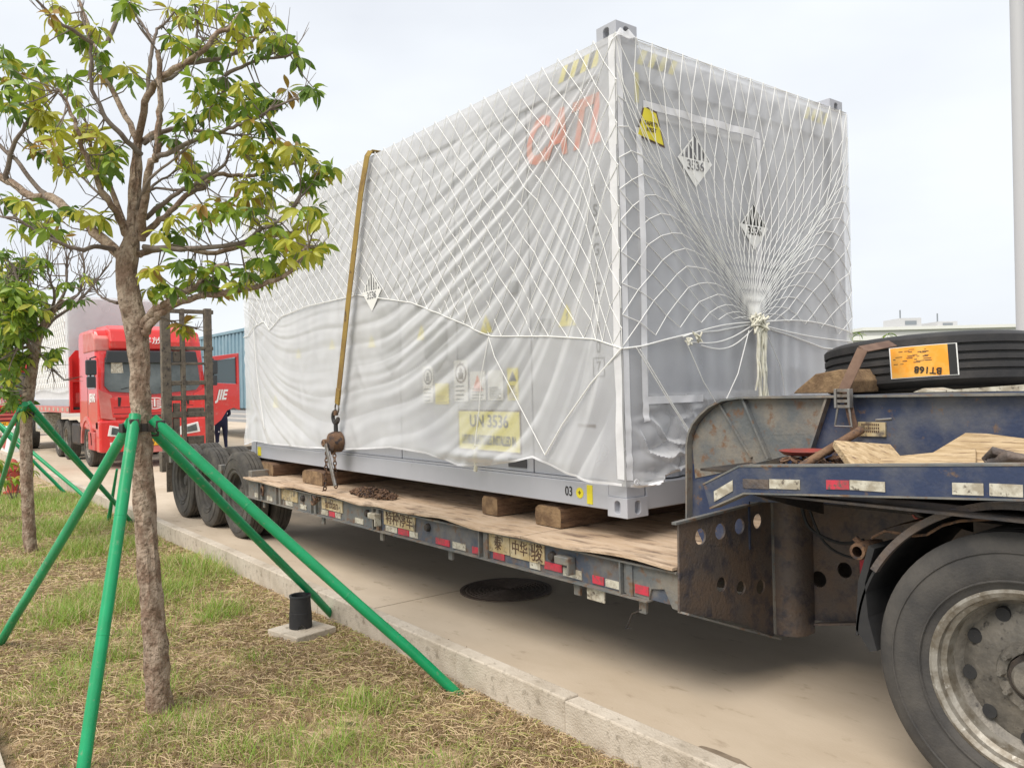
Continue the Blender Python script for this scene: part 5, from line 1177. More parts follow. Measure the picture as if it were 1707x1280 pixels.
tree((-1.463, -2.225, -.13), 4.46, TR1, BR1, CL1, 'large foreground tree with rough bark trunk between green support poles', 5, .084, 300, leafn=(8, 12))
TR2 = [(50, 922, 24), (50, 905, 21), (46, 830, 20), (44, 760, 20), (44, 700, 19), (50, 640, 19), (58, 590, 18), (66, 555, 14), (85, 525, 10), (105, 500, 6)]
BR2 = [
 ((7, 2), [(66, 555, 0), (95, 528, .1), (130, 505, .2), (160, 470, .3), (178, 445, .3)]),
 ((6, 2), [(85, 525, 0), (90, 490, -.2), (80, 455, -.3), (78, 425, -.3)]),
 ((6, 2), [(90, 520, 0), (110, 480, .1), (112, 440, .1), (120, 415, .1)]),
 ((5, 2), [(98, 515, 0), (130, 490, -.3), (140, 455, -.3), (138, 420, -.3)]),
 ((9, 3), [(47, 650, 0), (30, 620, .2), (18, 580, .3), (10, 540, .3), (5, 480, .3)]),
 ((8, 3), [(58, 590, 0), (40, 560, -.3), (28, 520, -.4), (30, 470, -.4), (20, 440, -.4)]),
 ((6, 2), [(44, 690, 0), (25, 665, .2), (10, 650, .3), (-10, 640, .3)]),
 ((6, 2), [(66, 560, 0), (58, 520, .3), (52, 480, .4), (45, 450, .4)]),
 ((5, 2), [(60, 590, 0), (75, 600, .2), (88, 620, .2)]),
]
q = random.Random(8); CL2 = []
for (cx, cy, rx, ry, n) in ((18, 470, 34, 55, 52), (20, 560, 36, 60, 60), (50, 445, 26, 22, 14), (12, 640, 26, 22, 14), (85, 600, 10, 30, 7), (60, 520, 24, 40, 22), (15, 520, 30, 60, 50), (130, 480, 40, 25, 7), (30, 680, 18, 14, 5)):
    for k in range(n): a = q.uniform(0, 6.3); r = math.sqrt(q.random()); CL2.append((cx+rx*r*math.cos(a), cy+ry*r*math.sin(a)))
tree((-7.423, -2.098, -.125), 9.24, TR2, BR2, CL2, 'second tree further along the kerb, half bare and leafy on its left side', 15, .125, 300, 2.0, leafn=(8, 11), green=.45)
# weed by the hydrant
def plant(c, h, n, label, mi=(1, 2), s=.16, spread=.3, seed=1):
    q = random.Random(seed); t = thing('leafy_plant', c, label, 'plant'); st_ = MB(); c = Vector(c); g = MB(); V = []; F = []; MI = []; off = 0
    for k in range(n):
        e = c+Vector((q.uniform(-spread, spread), q.uniform(-spread, spread), h*q.uniform(.4, 1))); st_.tube([c+Vector((q.uniform(-.03, .03), q.uniform(-.03, .03), 0)), c.lerp(e, .5), e], [.006, .005, .003], 5)
        for j in range(8):
            a = q.uniform(0, 6.28); el = q.uniform(-.6, .7); d = Vector((math.cos(a)*math.cos(el), math.sin(a)*math.cos(el), math.sin(el))); y_ = Vector((0, 0, 1)).cross(d).normalized(); z_ = d.cross(y_)
            m_i = q.choice(mi); vs, fs = LMv[m_i][0]; A = np.array(Matrix((d, y_, z_)).transposed())*s*q.uniform(.6, 1.1); V.append(vs @ A.T+np.array(e)); F += [tuple(i+off for i in f) for f in fs]; off += len(vs); MI += [m_i]*len(fs)
    g.v = [tuple(v) for v in np.concatenate(V)]; g.f = F; g.m = MI
    part('stems', st_, M['twig'], t, stuff=True, fix=False); part('foliage', g, LEAF, t, stuff=True, fix=False, smooth=True); return t
hp = on(2, -.1, 22, 822)
plant((hp.x+1.4, hp.y-.15, -.1), .85, 9, 'small yellow-green leafy weed in front of the red hydrant', (1, 2), .20, .32, 4)

# ================================================================ TREE STAKES
def stakes(c, hz, feet, label, seed=0):
    """four green plastic-covered poles meeting a clamp on the trunk"""
    t = thing('tree_stake_frame', (c[0], c[1], -.12), label, 'tree support', 'green pole supports around the trees'); c = Vector(c)
    for i, (top, foot, r) in enumerate(feet):
        pl = part('pole', MB().tube([Vector(top)+(Vector(top)-Vector(foot)).normalized()*.05]+[Vector(top).lerp(Vector(foot), k/6)+Vector((0, 0, -.014*math.sin(PI*k/6))) for k in range(1, 6)]+[Vector(foot)-Vector((0, 0, .02))], r, 18), M['green'], t, smooth=True)
        for k in (.28, .61):
            m = Vector(top).lerp(Vector(foot), k)-Vector((0, 0, .014*math.sin(PI*k)))
            part('film_seam', MB().lathe((0, 0, 0), [(r+.0004, 0), (r+.0012, .001), (r+.0012, .006), (r+.0004, .007)], 'z', 18), M['green'], pl).matrix_local = Matrix.Translation(m) @ (Vector(top)-Vector(foot)).to_track_quat('Z', 'Y').to_matrix().to_4x4()
    return t
def clampset(t, c, r, poles):
    c = Vector(c)
    part('clamp_band', MB().lathe(c, [(r, -.022), (r+.006, -.022), (r+.006, .022), (r, .022)], 'z', 28, closed=True), M['darksteel'], t, smooth=True)
    part('wire_tie', MB().tube([c+Vector(((r+.012)*math.cos(a), (r+.012)*math.sin(a), .006*math.sin(a*3)-.03)) for a in [2*PI*k/30 for k in range(31)]], .0025, 5), M['steel'], t)
    for p in poles:
        d = Vector(p)-c; d.z = 0; d.normalize(); e = c+d*(r+.03)
        part('socket', MB().obox(e, (.055, .045, .05), Matrix.Rotation(math.atan2(d.y, d.x), 3, 'Z')), M['darksteel'], t, bev=.004)
g_ = -.13
T1 = Vector(at(236, 712, 4.46)); 
tops = [at(213, 712, 4.40), at(223, 706, 4.33), at(266, 708, 4.42), at(256, 720, 4.56)]
f1 = on(2, g_, -8, 1082); f2 = on(2, g_, 132, 1320); f3 = on(2, g_, 768, 1156); f4 = on(2, g_, 562, 1030)
s1 = stakes(T1, 0, [(tops[0], f1, .029), (tops[1], f2, .030), (tops[2], f3, .030), (tops[3], f4, .028)], 'green support poles clamped around the large foreground tree')
clampset(s1, T1, .060, tops)
for tpp in tops: part('pole_cap', MB().obox(tpp, (.05, .05, .05)), M['darksteel'], s1, bev=.006)
T2 = Vector(at(45, 690, 9.24)); tops2 = [at(34, 682, 9.15), at(41, 676, 9.05), at(52, 676, 9.15), at(48, 684, 9.35)]
sh = (T2-T1); sh.z = 0
fe2 = [on(2, g_, -75, 870), on(2, g_, -15, 862), on(2, g_, 222, 872), on(2, g_, 205, 850)]
s2 = stakes(T2, 0, [(a, b, .030) for a, b in zip(tops2, fe2)], 'green support poles around the second tree further back')
clampset(s2, T2, .070, tops2)
T3 = T2+Vector((-6, 0, 0)); tops3 = [T3+Vector((.06, -.06, 0)), T3+Vector((-.06, -.06, 0)), T3+Vector((.06, .06, 0)), T3+Vector((-.06, .06, 0))]
s3 = stakes(T3, 0, [(tops3[0], (T3.x+1.3, T3.y-.9, -.12), .03), (tops3[2], on(2, g_, 155, 838), .03), (tops3[1], (T3.x-1.2, T3.y-.9, -.12), .03), (tops3[3], on(2, g_, 112, 824), .03)], 'green support poles of a third tree past the left edge of the photo')
# slim dark stake beside the kerb
a, b = on(1, -.95, 195, 782), on(1, -.95, 181, 868)
single('wooden_stake', MB().tube([a, b], [.016, .030], 8), M['green'], 'thin dark stake in the grass behind the large tree trunk', 'stake', smooth=True)
# black plastic tube on its concrete pad
pd_ = (-2.30, -1.02)
single('concrete_pad', MB().obox((pd_[0], pd_[1], -.11), (.36, .34, .10), Matrix.Rotation(R(12), 3, 'Z')), M['kerb'], 'small square concrete pad in the dry grass under the black tube', 'concrete pad', bev=.008)
tb = thing('plastic_tube', (pd_[0]-.02, pd_[1], -.058), 'short black tapered plastic tube standing on the square concrete pad', 'tube')
cc = (pd_[0]-.02, pd_[1], -.058)
tbo = part('body', MB().lathe(cc, [(.082, 0), (.080, .11), (.078, .112), (.074, .20), (.074, .232), (.064, .232), (.068, .1), (.070, 0)], 'z', 40, closed=True), M['black'], tb, smooth=True)
c = MB(); ca = math.atan2(CAM[1]-cc[1], CAM[0]-cc[0])+.1; c.tube([(cc[0]+.04*math.cos(ca), cc[1]+.04*math.sin(ca), cc[2]+.004), (cc[0]+.12*math.cos(ca), cc[1]+.12*math.sin(ca), cc[2]+.004)], .026, 16); carve(tbo, c)
part('rim_ring', MB().lathe(cc, [(.0745, .222), (.078, .222), (.078, .234), (.0745, .234)], 'z', 36, closed=True), M['darktrim'], tb, smooth=True)
# hydrant
hd = thing('fire_hydrant', (hp.x, hp.y, -.1), 'small red fire hydrant on the grass behind the second tree', 'hydrant')
h0 = (hp.x, hp.y, -.1)
part('barrel', MB().lathe(h0, [(.001, 0), (.16, 0), (.16, .04), (.10, .05), (.10, .40), (.15, .42), (.15, .46), (.11, .48), (.10, .55), (.05, .62), (.001, .64)], 'z', 24), M['hydrant'], hd, smooth=True)
part('outlet', MB().tube([(hp.x, hp.y-.2, .24), (hp.x, hp.y+.2, .24)], .06, 12), M['hydrant'], hd, smooth=True)
part('outlet', MB().tube([(hp.x, hp.y, .24), (hp.x+.2, hp.y, .24)], .07, 12), M['hydrant'], hd, smooth=True)

# ================================================================ BACKGROUND TRUCKS
def red_cab(X, Y, Wd_, H, label, door_open=False, detail=True):
    """forward-control cab; front face at x=X, near side at y=Y"""
    t = thing('red_truck', (X-1.2, Y+Wd_/2, 0), label, 'truck')
    B = lambda x0, x1, y0, y1, z0, z1: MB().box(X+x0, X+x1, Y+y0*Wd_, Y+y1*Wd_, z0*H, z1*H)
    fr = lambda pl, dx_=.02, x=0: MB().prism([(X+x, Y+a*Wd_, b*H) for a, b in pl], (dx_, 0, 0))
    cw_ = Wd_
    # shell: side profile extruded across the width
    side = [(0, .26), (.02, .50), (-.04, .68), (-.16, .80), (-.25, .90), (-.40, .985), (-.9, 1.0), (-2.1, 1.0), (-2.2, .95), (-2.2, .27)]
    part('cab_shell', MB().prism([(X+a-.02, Y+.0, b*H) for a, b in side], (0, cw_, 0)), M['red'], t, bev=.08)
    part('roof_fairing', MB().prism([(X+a, Y+.12*cw_, b*H) for a, b in ((-.12, .84), (-.10, .90), (-.22, .985), (-.5, 1.02), (-1.6, 1.03), (-1.7, .9))], (0, .76*cw_, 0)), M['red'], t, bev=.04)
    part('roof_corner', MB().prism([(X+a, Y-.02, b*H) for a, b in ((-.20, .83), (-.22, .92), (-.5, .97), (-1.5, .98), (-1.5, .83))], (0, .14*cw_, 0)), M['pinkred'], t, bev=.03)
    # windscreen
    wz = [(.055, .585), (.10, .545), (.5, .520), (.90, .545), (.945, .585), (.93, .780), (.90, .80), (.10, .80), (.07, .780)]
    def wx(z): return np.interp(z, [.5, .68, .80], [.03, -.005, -.11])
    ws = MB().prism([(X+wx(b), Y+a*cw_, b*H) for a, b in wz], (.012, 0, 0)); part('windscreen', ws, M['glass'], t)
    part('sun_visor', MB().prism([(X-.10, Y+a*cw_, b*H) for a, b in ((.07, .755), (.93, .755), (.91, .835), (.09, .835))], (.12, 0, -.03)), M['darktrim'], t, bev=.01)
    for zz in (.43, .385): part('panel_seam', fr([(.13, zz), (.87, zz), (.87, zz+.004), (.13, zz+.004)], .003, .034), M['ink'], t)
    part('panel_seam', B(-.36, .063, .27, .275, .12, .34), M['ink'], t); part('panel_seam', B(-.36, .063, .725, .73, .12, .34), M['ink'], t)
    part('interior_curtain', fr([(.12, .60), (.24, .60), (.22, .75), (.12, .75)], .004, -.03), M['offwhite'], t)
    part('dashboard', B(-.25, -.06, .1, .9, .53, .565), M['darktrim'], t)
    part('wiper', MB().beam((X+.03, Y+.2*cw_, .56*H), (X+.02, Y+.45*cw_, .60*H), .015, .015), M['ink'], t); part('wiper', MB().beam((X+.03, Y+.55*cw_, .56*H), (X+.02, Y+.8*cw_, .60*H), .015, .015), M['ink'], t)
    # front panels
    part('front_panel', fr([(.12, .36), (.88, .36), (.90, .50), (.80, .515), (.5, .50), (.20, .515), (.10, .50)], .035, .0), M['red'], t, bev=.02)
    for s in (0, 1):
        f = (lambda a: a) if s == 0 else (lambda a: 1-a)
        part('corner_deflector', fr([(f(.02), .36), (f(.15), .34), (f(.12), .52), (f(.0), .56)], .03, 0), M['pinkred'] if s == 0 else M['red'], t, bev=.015)
        part('air_slot', fr([(f(.17), .44), (f(.19), .44), (f(.20), .50), (f(.17), .505)], .006, .034), M['ink'], t)
        hlz = part('headlight', fr([(f(.07), .235), (f(.30), .215), (f(.30), .275), (f(.09), .31)], .05, .03), M['white'], t, bev=.01)
        part('lens', fr([(f(.10), .245), (f(.20), .235), (f(.20), .275), (f(.11), .295)], .015, .075), M['glass'], hlz)
        part('fog_lamp', fr([(f(.09), .165), (f(.16), .165), (f(.16), .19), (f(.09), .19)], .02, .06), M['amber'] if s else M['white'], t)
        yy = Y+(.0 if s == 0 else 1)*cw_; sg = -1 if s == 0 else 1
        part('mirror_arm', MB().tube([(X-.15, yy, .79*H), (X+.10, yy+sg*.16, .775*H), (X+.10, yy+sg*.16, .60*H)], .02, 6), M['darktrim'], t)
        part('mirror', MB().box(X+.06, X+.16, yy+sg*.04, yy+sg*.26, .66*H, .765*H), M['darktrim'], t, bev=.03); part('mirror', MB().box(X+.06, X+.16, yy+sg*.06, yy+sg*.24, .575*H, .65*H), M['darktrim'], t, bev=.02)
    part('grille_slat', fr([(.28, .36), (.72, .36), (.72, .372), (.28, .372)], .02, .04), M['darktrim'], t)
    for k in range(5): part('grille_slat', fr([(.30, .21+.026*k), (.70, .21+.026*k), (.70, .222+.026*k), (.30, .222+.026*k)], .02, .06), M['darktrim'] if k % 2 == 0 else M['pinkred'], t)
    part('bumper', B(-.35, .06, 0, 1, .12, .345), M['red'], t, bev=.05)
    part('bumper_step', B(-.3, .09, .28, .72, .105, .15), M['pinkred'], t, bev=.01)
    pn = part('number_plate', B(.09, .10, .39, .61, .155, .20), M['amber'], t); text('lettering', '1·1144', (X+.104, Y+.5*cw_, .1775*H), .12, M['ink'], pn, END)
    # maker's oval badge: ring, figure and wings
    ey, ez = Y+.5*cw_, .455*H
    bd = part('badge_ring', MB().grid(lambda u, v: (X+.045, ey+(.235-.02*v)*math.cos(2*PI*u), ez+(.135-.02*v)*math.sin(2*PI*u)), 36, 1), M['white'], t)
    w_ = MB()
    for s in (-1, 1):
        for k in range(4): z = ez+.07-.045*k; w_.prism([(X+.045, ey+s*.04, z), (X+.045, ey+s*(.19-.02*abs(k-1.2)), z), (X+.045, ey+s*(.18-.02*abs(k-1.2)), z-.02), (X+.045, ey+s*.04, z-.02)], (.004, 0, 0))
    part('badge_wings', w_, M['white'], t); text('badge_figure', '1', (X+.05, ey, ez), .24, M['white'], t, END, .9, 1, bold=.008)
    text('lettering', '解放', (X-.095, Y+.5*cw_, .905*H), .22, M['white'], t, (R(78), 0, R(90)), 1.2, .8)
    # near side: window, door lettering, steps, arch
    part('side_window', MB().prism([(X-.25, Y-.003, .57*H), (X-.32, Y-.003, .76*H), (X-1.05, Y-.003, .77*H), (X-1.05, Y-.003, .57*H)], (0, -.012, 0)), M['glass'], t)
    part('door_seam', MB().box(X-1.16, X-1.15, Y-.004, Y, .3*H, .8*H), M['ink'], t)
    text('lettering', 'JIEFANG', (X-.62, Y-.008, .50*H), .26, M['white'], t, SIDE, .7, 1, shear=.3, bold=.01)
    part('steps', MB().box(X-1.1, X-.35, Y-.02, Y+.25, .13*H, .26*H), M['red_dusty'], t, bev=.02)
    part('wheel_arch', MB().lathe((X-1.35, Y-.02, .53), [(.56, 0), (.66, 0), (.66, .3), (.56, .3)], 'y', 24, 0, PI, closed=True), M['pinkred'], t, smooth=True)
    for xx in (-1.35, -4.3, -5.6):
        for yy, oo in ((Y+.17, -1), (Y+cw_-.17, 1)): wheel(t, (X+xx, yy, .52), .52, .30, .30, M['tyre_dust'], M['rim'], xx < -2, 8, .1, oo)
    part('chassis', MB().box(X-6.4, X-.3, Y+.75, Y+.90, .70, .95), M['darksteel'], t); part('chassis', MB().box(X-6.4, X-.3, Y+cw_-.9, Y+cw_-.75, .70, .95), M['darksteel'], t)
    part('fuel_tank', MB().box(X-3.5, X-2.4, Y+.03, Y+.6, .45, 1.0), M['darksteel'], t, bev=.06)
    if door_open:
        hx, hy = X-.20, Y+cw_; an = R(62)
        d = Vector((-math.cos(an), math.sin(an), 0)); d = Vector((-.42, .91, 0)).normalized()*1.12
        e = bpy.data.objects.new('open_door', None); COL.objects.link(e); e.parent = t; e.location = Vector((hx, hy, 0))-wloc(t)
        P_ = lambda a, z: Vector((hx, hy, 0))+d*a+Vector((0, 0, z*H))
        nn = Vector((d.y, -d.x, 0))*.05
        for pl in ([(0, .27), (.25, .27), (.45, .31), (.62, .38), (.82, .40), (1.0, .38), (1.0, .585), (0, .60)], [(0, .60), (.07, .60), (.13, .755), (.95, .80), (.95, .79), (1.0, .585), (1.0, .83), (.08, .79)], [(.93, .585), (1.0, .585), (1.0, .83), (.93, .80)]):
            part('door_panel', MB().prism([P_(a, z) for a, z in pl], nn), M['red'], e, bev=.01)
        text('lettering', 'JIE', P_(.45, .50)+nn*1.2, .34, M['white'], e, (R(90), 0, math.atan2(d.y, d.x)), .9, 1, shear=.35, bold=.012)
        part('side_window', MB().prism([P_(.1, .6), P_(.93, .59), P_(.93, .79), P_(.16, .76)], nn*.3), mk('clear_glass', (.10, .14, .16), .1), e)
    return t
XT = -16.6; YT = .38
red_cab(XT, YT, 2.35, 3.22, 'red truck cab facing the viewer behind the trailer ramp, its far door open', True)
XT2 = -37.0; YT2 = -.70
red_cab(XT2, YT2, 2.4, 3.3, 'second red truck cab half seen at the left edge behind the second tree', False)

def flat_load(X, Y, label_t, label_c, label_n, head=True):
    """semi-trailer with a wrapped container behind a cab whose front is at X"""
    t = thing('flatbed_trailer', (X-8, Y+1.2, 0), label_t, 'trailer')
    part('deck', MB().box(X-14.5, X-2.75, Y, Y+2.45, 1.28, 1.40), M['darksteel'], t)
    part('side_rail', MB().box(X-14.5, X-2.75, Y-.02, Y-.002, 1.25, 1.42), M['pinkred'], t)
    for k in range(16): part('side_stripe', MB().box(X-3.2-k*.7, X-2.95-k*.7, Y-.026, Y-.021, 1.29, 1.38), M['offwhite'], t)
    part('tool_box', MB().box(X-9.0, X-7.4, Y+.03, Y+.5, .62, 1.2), M['offwhite'], t, bev=.02)
    part('tool_box_door', MB().box(X-8.5, X-7.9, Y+.015, Y+.029, .72, 1.1), M['greyrail'], t)
    for xx in (-10.7, -12.0, -13.3):
        wheel(t, (X+xx, Y+.17, .5), .5, .3, .29, M['tyre_dust'], M['rim'], True, 8, .1, -1); wheel(t, (X+xx, Y+2.28, .5), .5, .3, .29, M['tyre_dust'], M['rim'], True, 8, .1, 1)
    if head:
        hb = [(Y-.02, 1.25), (Y-.02, 2.62), (Y+.14, 2.82), (Y+2.33, 2.82), (Y+2.47, 2.62), (Y+2.47, 1.25)]
        part('headboard', MB().prism([(X-2.85, a, b) for a, b in hb], (.05, 0, 0)), M['red'], t)
        part('headboard_frame', MB().box(X-2.80, X-2.72, Y-.02, Y+.05, 1.25, 2.62).box(X-2.80, X-2.72, Y+.62, Y+.68, 1.25, 2.8), M['red'], t)
        part('headboard_frame', MB().box(X-2.80, X-2.72, Y+.05, Y+.62, 2.02, 2.09).box(X-2.80, X-2.72, Y+.05, Y+.62, 1.25, 1.33), M['red'], t)
        part('connector_row', MB().box(X-2.79, X-2.70, Y+.12, Y+.55, 1.50, 1.75), M['red_dusty'], t)
    X1 = X-3.1
    c = thing('shipping_container', (X1-3, Y+1.2, 1.40), label_c, 'container')
    part('body', MB().box(X1-6.05, X1, Y+.06, Y+2.4, 1.56, 4.15), M['tape'], c); part('side_rail', MB().box(X1-6.06, X1+.01, Y+.04, Y+2.42, 1.40, 1.60), M['cont'], c, bev=.01)
    for a in (X1-6.07, X1-.15): part('corner_casting', MB().box(a, a+.17, Y+.03, Y+.2, 1.40, 1.53), M['greyrail'], c)
    w = thing('wrapping_tarp', (X1-3, Y+1.2, 4.2), label_n[0], 'tarp')
    def f(u, v): return (X1+.05-u*6.15, Y+.015-.03*abs(nz2(u*9, v*4, 2, 3))-.05*v*abs(nz2(u*8, 1, 1, 5)), 4.20-v*2.38-.05*math.sin(u*7))
    part('side_sheet', MB().grid(f, 90, 30), M['tarp'], w, smooth=True)
    part('end_sheet', MB().grid(lambda u, v: (X1+.06+.03*abs(nz2(u*6, v*4, 1, 7)), Y+.015+u*2.42, 4.2-v*2.5), 40, 20), M['tarp'], w, smooth=True)
    part('top_sheet', MB().grid(lambda u, v: (X1+.05-u*6.15, Y+.0+v*2.44, 4.205), 4, 2), M['tarp'], w)
    n_ = thing('cargo_net', (X1-3, Y+1.2, 4.21), label_n[1], 'net'); mb = MB()
    def np_(i, j): x = X1+.06-min(40, max(0, i))*.077*2; z = 4.21-j*.165; return (x, Y-.045-.02*abs(nz2(i, j, 1, 3)), z+.02*nz2(i*.5, j*.5, 1, 9))
    for i in range(0, 41):
        for j in range(14):
            if (i+j) % 2 == 0:
                for k in (-1, 1):
                    if 0 <= i+k <= 40: mb.tube([np_(i, j), np_(i+k, j+1)], .010, 4, False)
    part('netting', mb, M['rope'], n_, stuff=True, fix=False)
flat_load(XT, YT-.1, 'flatbed trailer with red headboard behind the nearer red truck', 'grey container under white wrap behind the nearer red cab', ('white film over the container behind the nearer red cab', 'white rope net over the container behind the nearer red cab'))

# blue box lorry
bx = thing('box_trailer', (-33, 8, 0), 'pale blue corrugated box trailer parked beyond the open cab door', 'trailer')
A = on(1, 6.6, 415, 560); B_0 = on(1, 6.6, 352, 568)
X1b, X0b = -20.0, -33.5
def cor(u, v): x = X0b+(X1b-X0b)*u; ph = (x*2.6) % 1; return (x, 6.6+(.045 if ph < .5 else 0), 1.12+v*2.75)
part('side_panel', MB().grid(cor, 700, 1), M['bluebox'], bx)
part('box_body', MB().box(X0b, X1b, 6.66, 9.0, 1.1, 3.87), M['bluebox'], bx)
part('top_rail', MB().box(X0b, X1b, 6.57, 6.66, 3.82, 3.92), M['bluebox'], bx)
part('front_cap', MB().box(X0b-.03, X0b, 6.6, 9.0, 1.1, 3.9), M['bluebox'], bx)
for z in (.62, .78, .94): part('side_guard', MB().box(X0b+1, X1b, 6.60, 6.64, z, z+.10), M['greyrail'], bx)
part('chassis', MB().box(X0b, X1b, 6.9, 8.7, .98, 1.1), M['greyrail'], bx)
for x in (-23.2, -24.5, -31.0, -32.3): wheel(bx, (x, 6.9, .5), .5, .3, .29, M['tyre_dust'], M['rim'], True, 8, .1, -1)
# person standing on the far cab step behind the open door
def person(c):
    t = thing('person', c, 'person in navy trousers and jacket standing behind the open red cab door', 'person'); c = Vector(c)
    sk = [((0, 0, .90), .14), ((0, 0, 1.12), .145), ((.03, 0, 1.36), .155), ((.06, 0, 1.47), .07), ((.08, 0, 1.56), .06), ((.09, 0, 1.68), .095), ((.09, 0, 1.76), .08),
          ((0, .10, .84), .10), ((.04, .11, .48), .062), ((0, .12, .10), .040), ((.10, .13, .04), .035), ((.18, .13, .03), .03),
          ((0, -.10, .84), .10), ((.03, -.11, .48), .062), ((-.03, -.12, .10), .040), ((.07, -.13, .04), .035), ((.15, -.13, .03), .03),
          ((.03, .19, 1.38), .06), ((.10, .25, 1.12), .045), ((.30, .20, 1.02), .034), ((.37, .19, 1.03), .026),
          ((.03, -.19, 1.38), .06), ((.10, -.25, 1.12), .045), ((.30, -.20, 1.06), .034), ((.37, -.19, 1.07), .026)]
    ed = [(0, 1), (1, 2), (2, 3), (3, 4), (4, 5), (5, 6), (0, 7), (7, 8), (8, 9), (9, 10), (10, 11), (0, 12), (12, 13), (13, 14), (14, 15), (15, 16), (2, 17), (17, 18), (18, 19), (19, 20), (2, 21), (21, 22), (22, 23), (23, 24)]
    Rz = Matrix.Rotation(R(170), 3, 'Z')
    me = bpy.data.meshes.new('body'); me.from_pydata([tuple(c+Rz @ (Vector(p)*.97)) for p, r in sk], ed, []); 
    o = bpy.data.objects.new('body', me); COL.objects.link(o)
    md = o.modifiers.new('k', 'SKIN'); bpy.context.view_layer.update()
    for v, (p, r) in zip(me.skin_vertices[0].data, sk): v.radius = (r, r)
    me.skin_vertices[0].data[0].use_root = True
    sb = o.modifiers.new('s', 'SUBSURF'); sb.levels = 2; sb.render_levels = 2
    bpy.context.view_layer.update(); dg = bpy.context.evaluated_depsgraph_get(); nm = bpy.data.meshes.new_from_object(o.evaluated_get(dg)); bpy.data.objects.remove(o)
    nm.materials.clear(); nm.materials.append(M['navy']); nm.materials.append(M['skin']); nm.materials.append(M['hair'])
    for p in nm.polygons:
        p.use_smooth = True; lz = (p.center.z-c.z)/.97; lx = (p.center-c).length
        q_ = Rz.inverted() @ (p.center-c)
        if lz > 1.50: p.material_index = 2 if (lz > 1.70 or q_.x < .06) else 1
        elif lz < .17 and lz > .07: p.material_index = 1
        elif q_.x > .33 and .9 < lz < 1.2: p.material_index = 1
    part('body', nm, None, t)
    for z in (.32, .62):
        part('reflective_dot', MB().obox(c+Vector((.085, -.10, z)), (.02, .03, .03)), M['white'], t)
pc_ = Vector((-19.35, 3.98, 0))
person((pc_.x, pc_.y, pc_.z-.02))


# ================================================================ POLES, BUILDING, DISTANT GREEN
pl = thing('lamp_post', (-2.9, 13.5, 0), 'tall pale grey lamp post at the right edge behind the spare tyre', 'lamp post')
b0 = at(1713, 640, 15.0)
part('pole', MB().tube([(b0.x, b0.y, 0), (b0.x, b0.y, 9.5)], [.175, .13], 24), M['poleM'], pl, smooth=True)
part('base', MB().box(b0.x-.25, b0.x+.25, b0.y-.25, b0.y+.25, 0, .03), M['poleM'], pl)
la = at(358, 325, 24); lb_ = at(402, 347, 24)
sl = thing('street_lamp', (lb_.x+.6, lb_.y, 0), 'small street lamp with slanted head seen through the foreground tree', 'street lamp')
end_ = Vector((lb_.x+.9, lb_.y+.9, lb_.z-.35))
part('arm', MB().tube([la.lerp(lb_, .35), lb_, end_], .035, 8), M['poleM'], sl, smooth=True)
part('post', MB().tube([end_, (end_.x, end_.y, 0)], .07, 12), M['poleM'], sl, smooth=True)
part('head', MB().beam(la, la.lerp(lb_, .45), .22, .07), M['greyrail'], sl, bev=.02)
fp = at(190, 512, 60)
fpz = thing('street_lamp', (fp.x, fp.y, 0), 'thin distant street lamp post between the two trees', 'street lamp')
part('post', MB().tube([(fp.x, fp.y, 0), (fp.x, fp.y, fp.z)], [.12, .07], 8), M['poleM'], fpz, smooth=True); part('head', MB().beam((fp.x, fp.y, fp.z), (fp.x+.6, fp.y+1.2, fp.z+.1), .25, .08), M['poleM'], fpz)
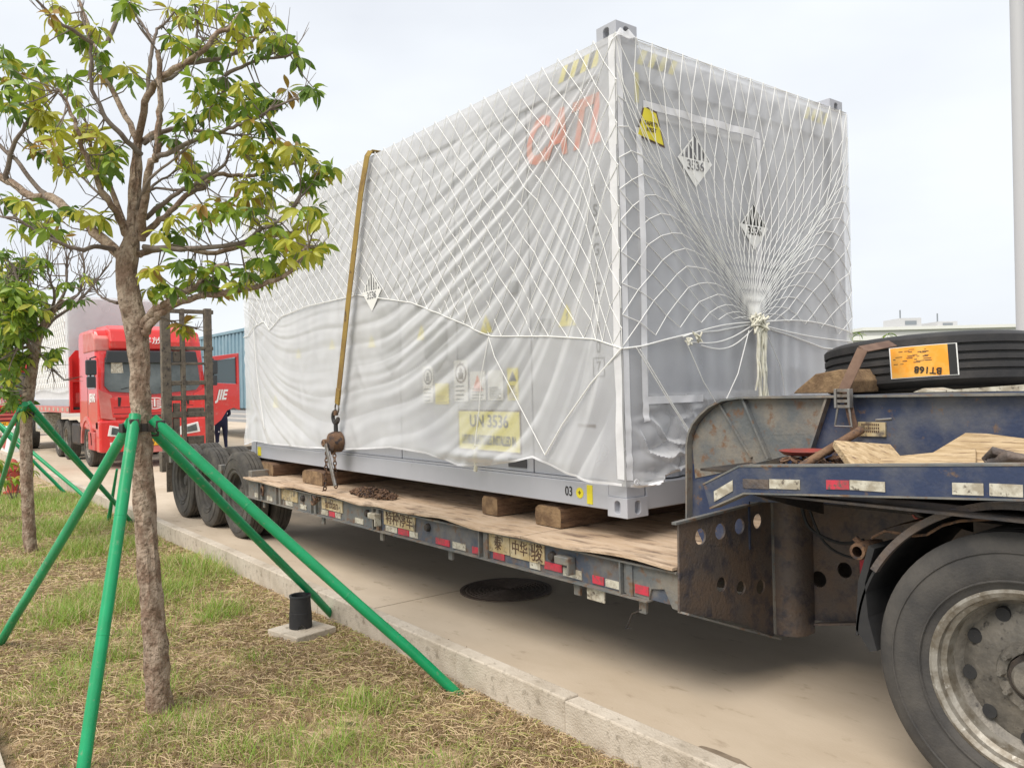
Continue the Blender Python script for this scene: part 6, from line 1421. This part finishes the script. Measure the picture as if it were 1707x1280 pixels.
# far buildings beyond the spare tyre
def bld(px0, px1, pyt, d, depth_, label, fl=3, roofs=()):
    a = at(px0, pyt, d); b = at(px1, pyt, d); h = (a.z+b.z)/2
    dirv = Vector((b.x-a.x, b.y-a.y, 0)); w = dirv.length; dirv.normalize(); nr = Vector((dirv.y, -dirv.x, 0)); 
    if nr.dot(Vector((CAM[0]-a.x, CAM[1]-a.y, 0))) < 0: nr = -nr
    m = Matrix((dirv, -nr, Vector((0, 0, 1)))).transposed(); o = Vector((a.x, a.y, 0))
    T = thing('distant_building', o, label, 'building')
    def bb(u0, u1, v0, v1, z0, z1): g = MB().box(u0, u1, v0, v1, z0, z1); g.v = [tuple(o+m @ Vector(p)) for p in g.v]; return g
    part('wall', bb(0, w, 0, depth_, 0, h), M['bldg'], T)
    part('parapet', bb(-.3, w+.3, -.3, depth_+.3, h, h+.5), M['white'], T)
    for k in range(fl):
        z = h*(k+.35)/fl
        part('window_band', bb(.8, w-.8, -.06, -.01, z, z+h*.3/fl), M['bldgw'], T)
        part('ledge', bb(0, w, -.35, 0, z-.5, z-.2), M['white'], T)
    for (u0, u1, z1) in roofs:
        part('roof_tower', bb(u0*w, u1*w, 3, 9, h+.5, h+.5+z1), M['bldg'], T)
        part('roof_tower_window', bb((u0+.03)*w, (u1-.03)*w, 2.94, 2.99, h+.5+z1*.3, h+.5+z1*.7), M['bldgw'], T)
        part('antenna', MB().tube([o+m @ Vector((u0*w+1, 5, h+z1)), o+m @ Vector((u0*w+1, 5, h+z1+2))], .12, 5), M['bldgw'], T)
bld(1440, 1720, 548, 130, 18, 'long pale grey building far behind the spare tyre with two roof towers', 3, ((.27, .40, 1.6), (.50, .62, .9)))
bld(1424, 1580, 566, 95, 14, 'lower pale building in front of the longer one behind the tyre', 2)
bk = at(1414, 640, 11); plant((bk.x, bk.y, 0), 2.3, 26, 'small leafy shrub showing between the container and the spare tyre', (0, 1), .12, .38, 6)
bk2 = at(1448, 640, 24); 
plant((bk2.x, bk2.y, 0), 3.1, 16, 'small far shrub just right of the container edge', (0, 1), .28, .5, 9)
# white and red road barrier block near the hydrant
bq = on(2, 0, 30, 772); bq.x -= 6
br = thing('barrier_block', (bq.x, -.3, 0), 'white and red barrier block by the kerb at the left edge', 'barrier')
part('block', MB().prism([(bq.x-1.2, -.45, -.05), (bq.x-1.2, .15, -.05), (bq.x-1.2, .0, .75), (bq.x-1.2, -.3, .75)], (2.2, 0, 0)), M['white'], br, bev=.02)
part('stripe', MB().box(bq.x-.3, bq.x+.2, -.46, -.30, .1, .5), M['pinkred'], br)
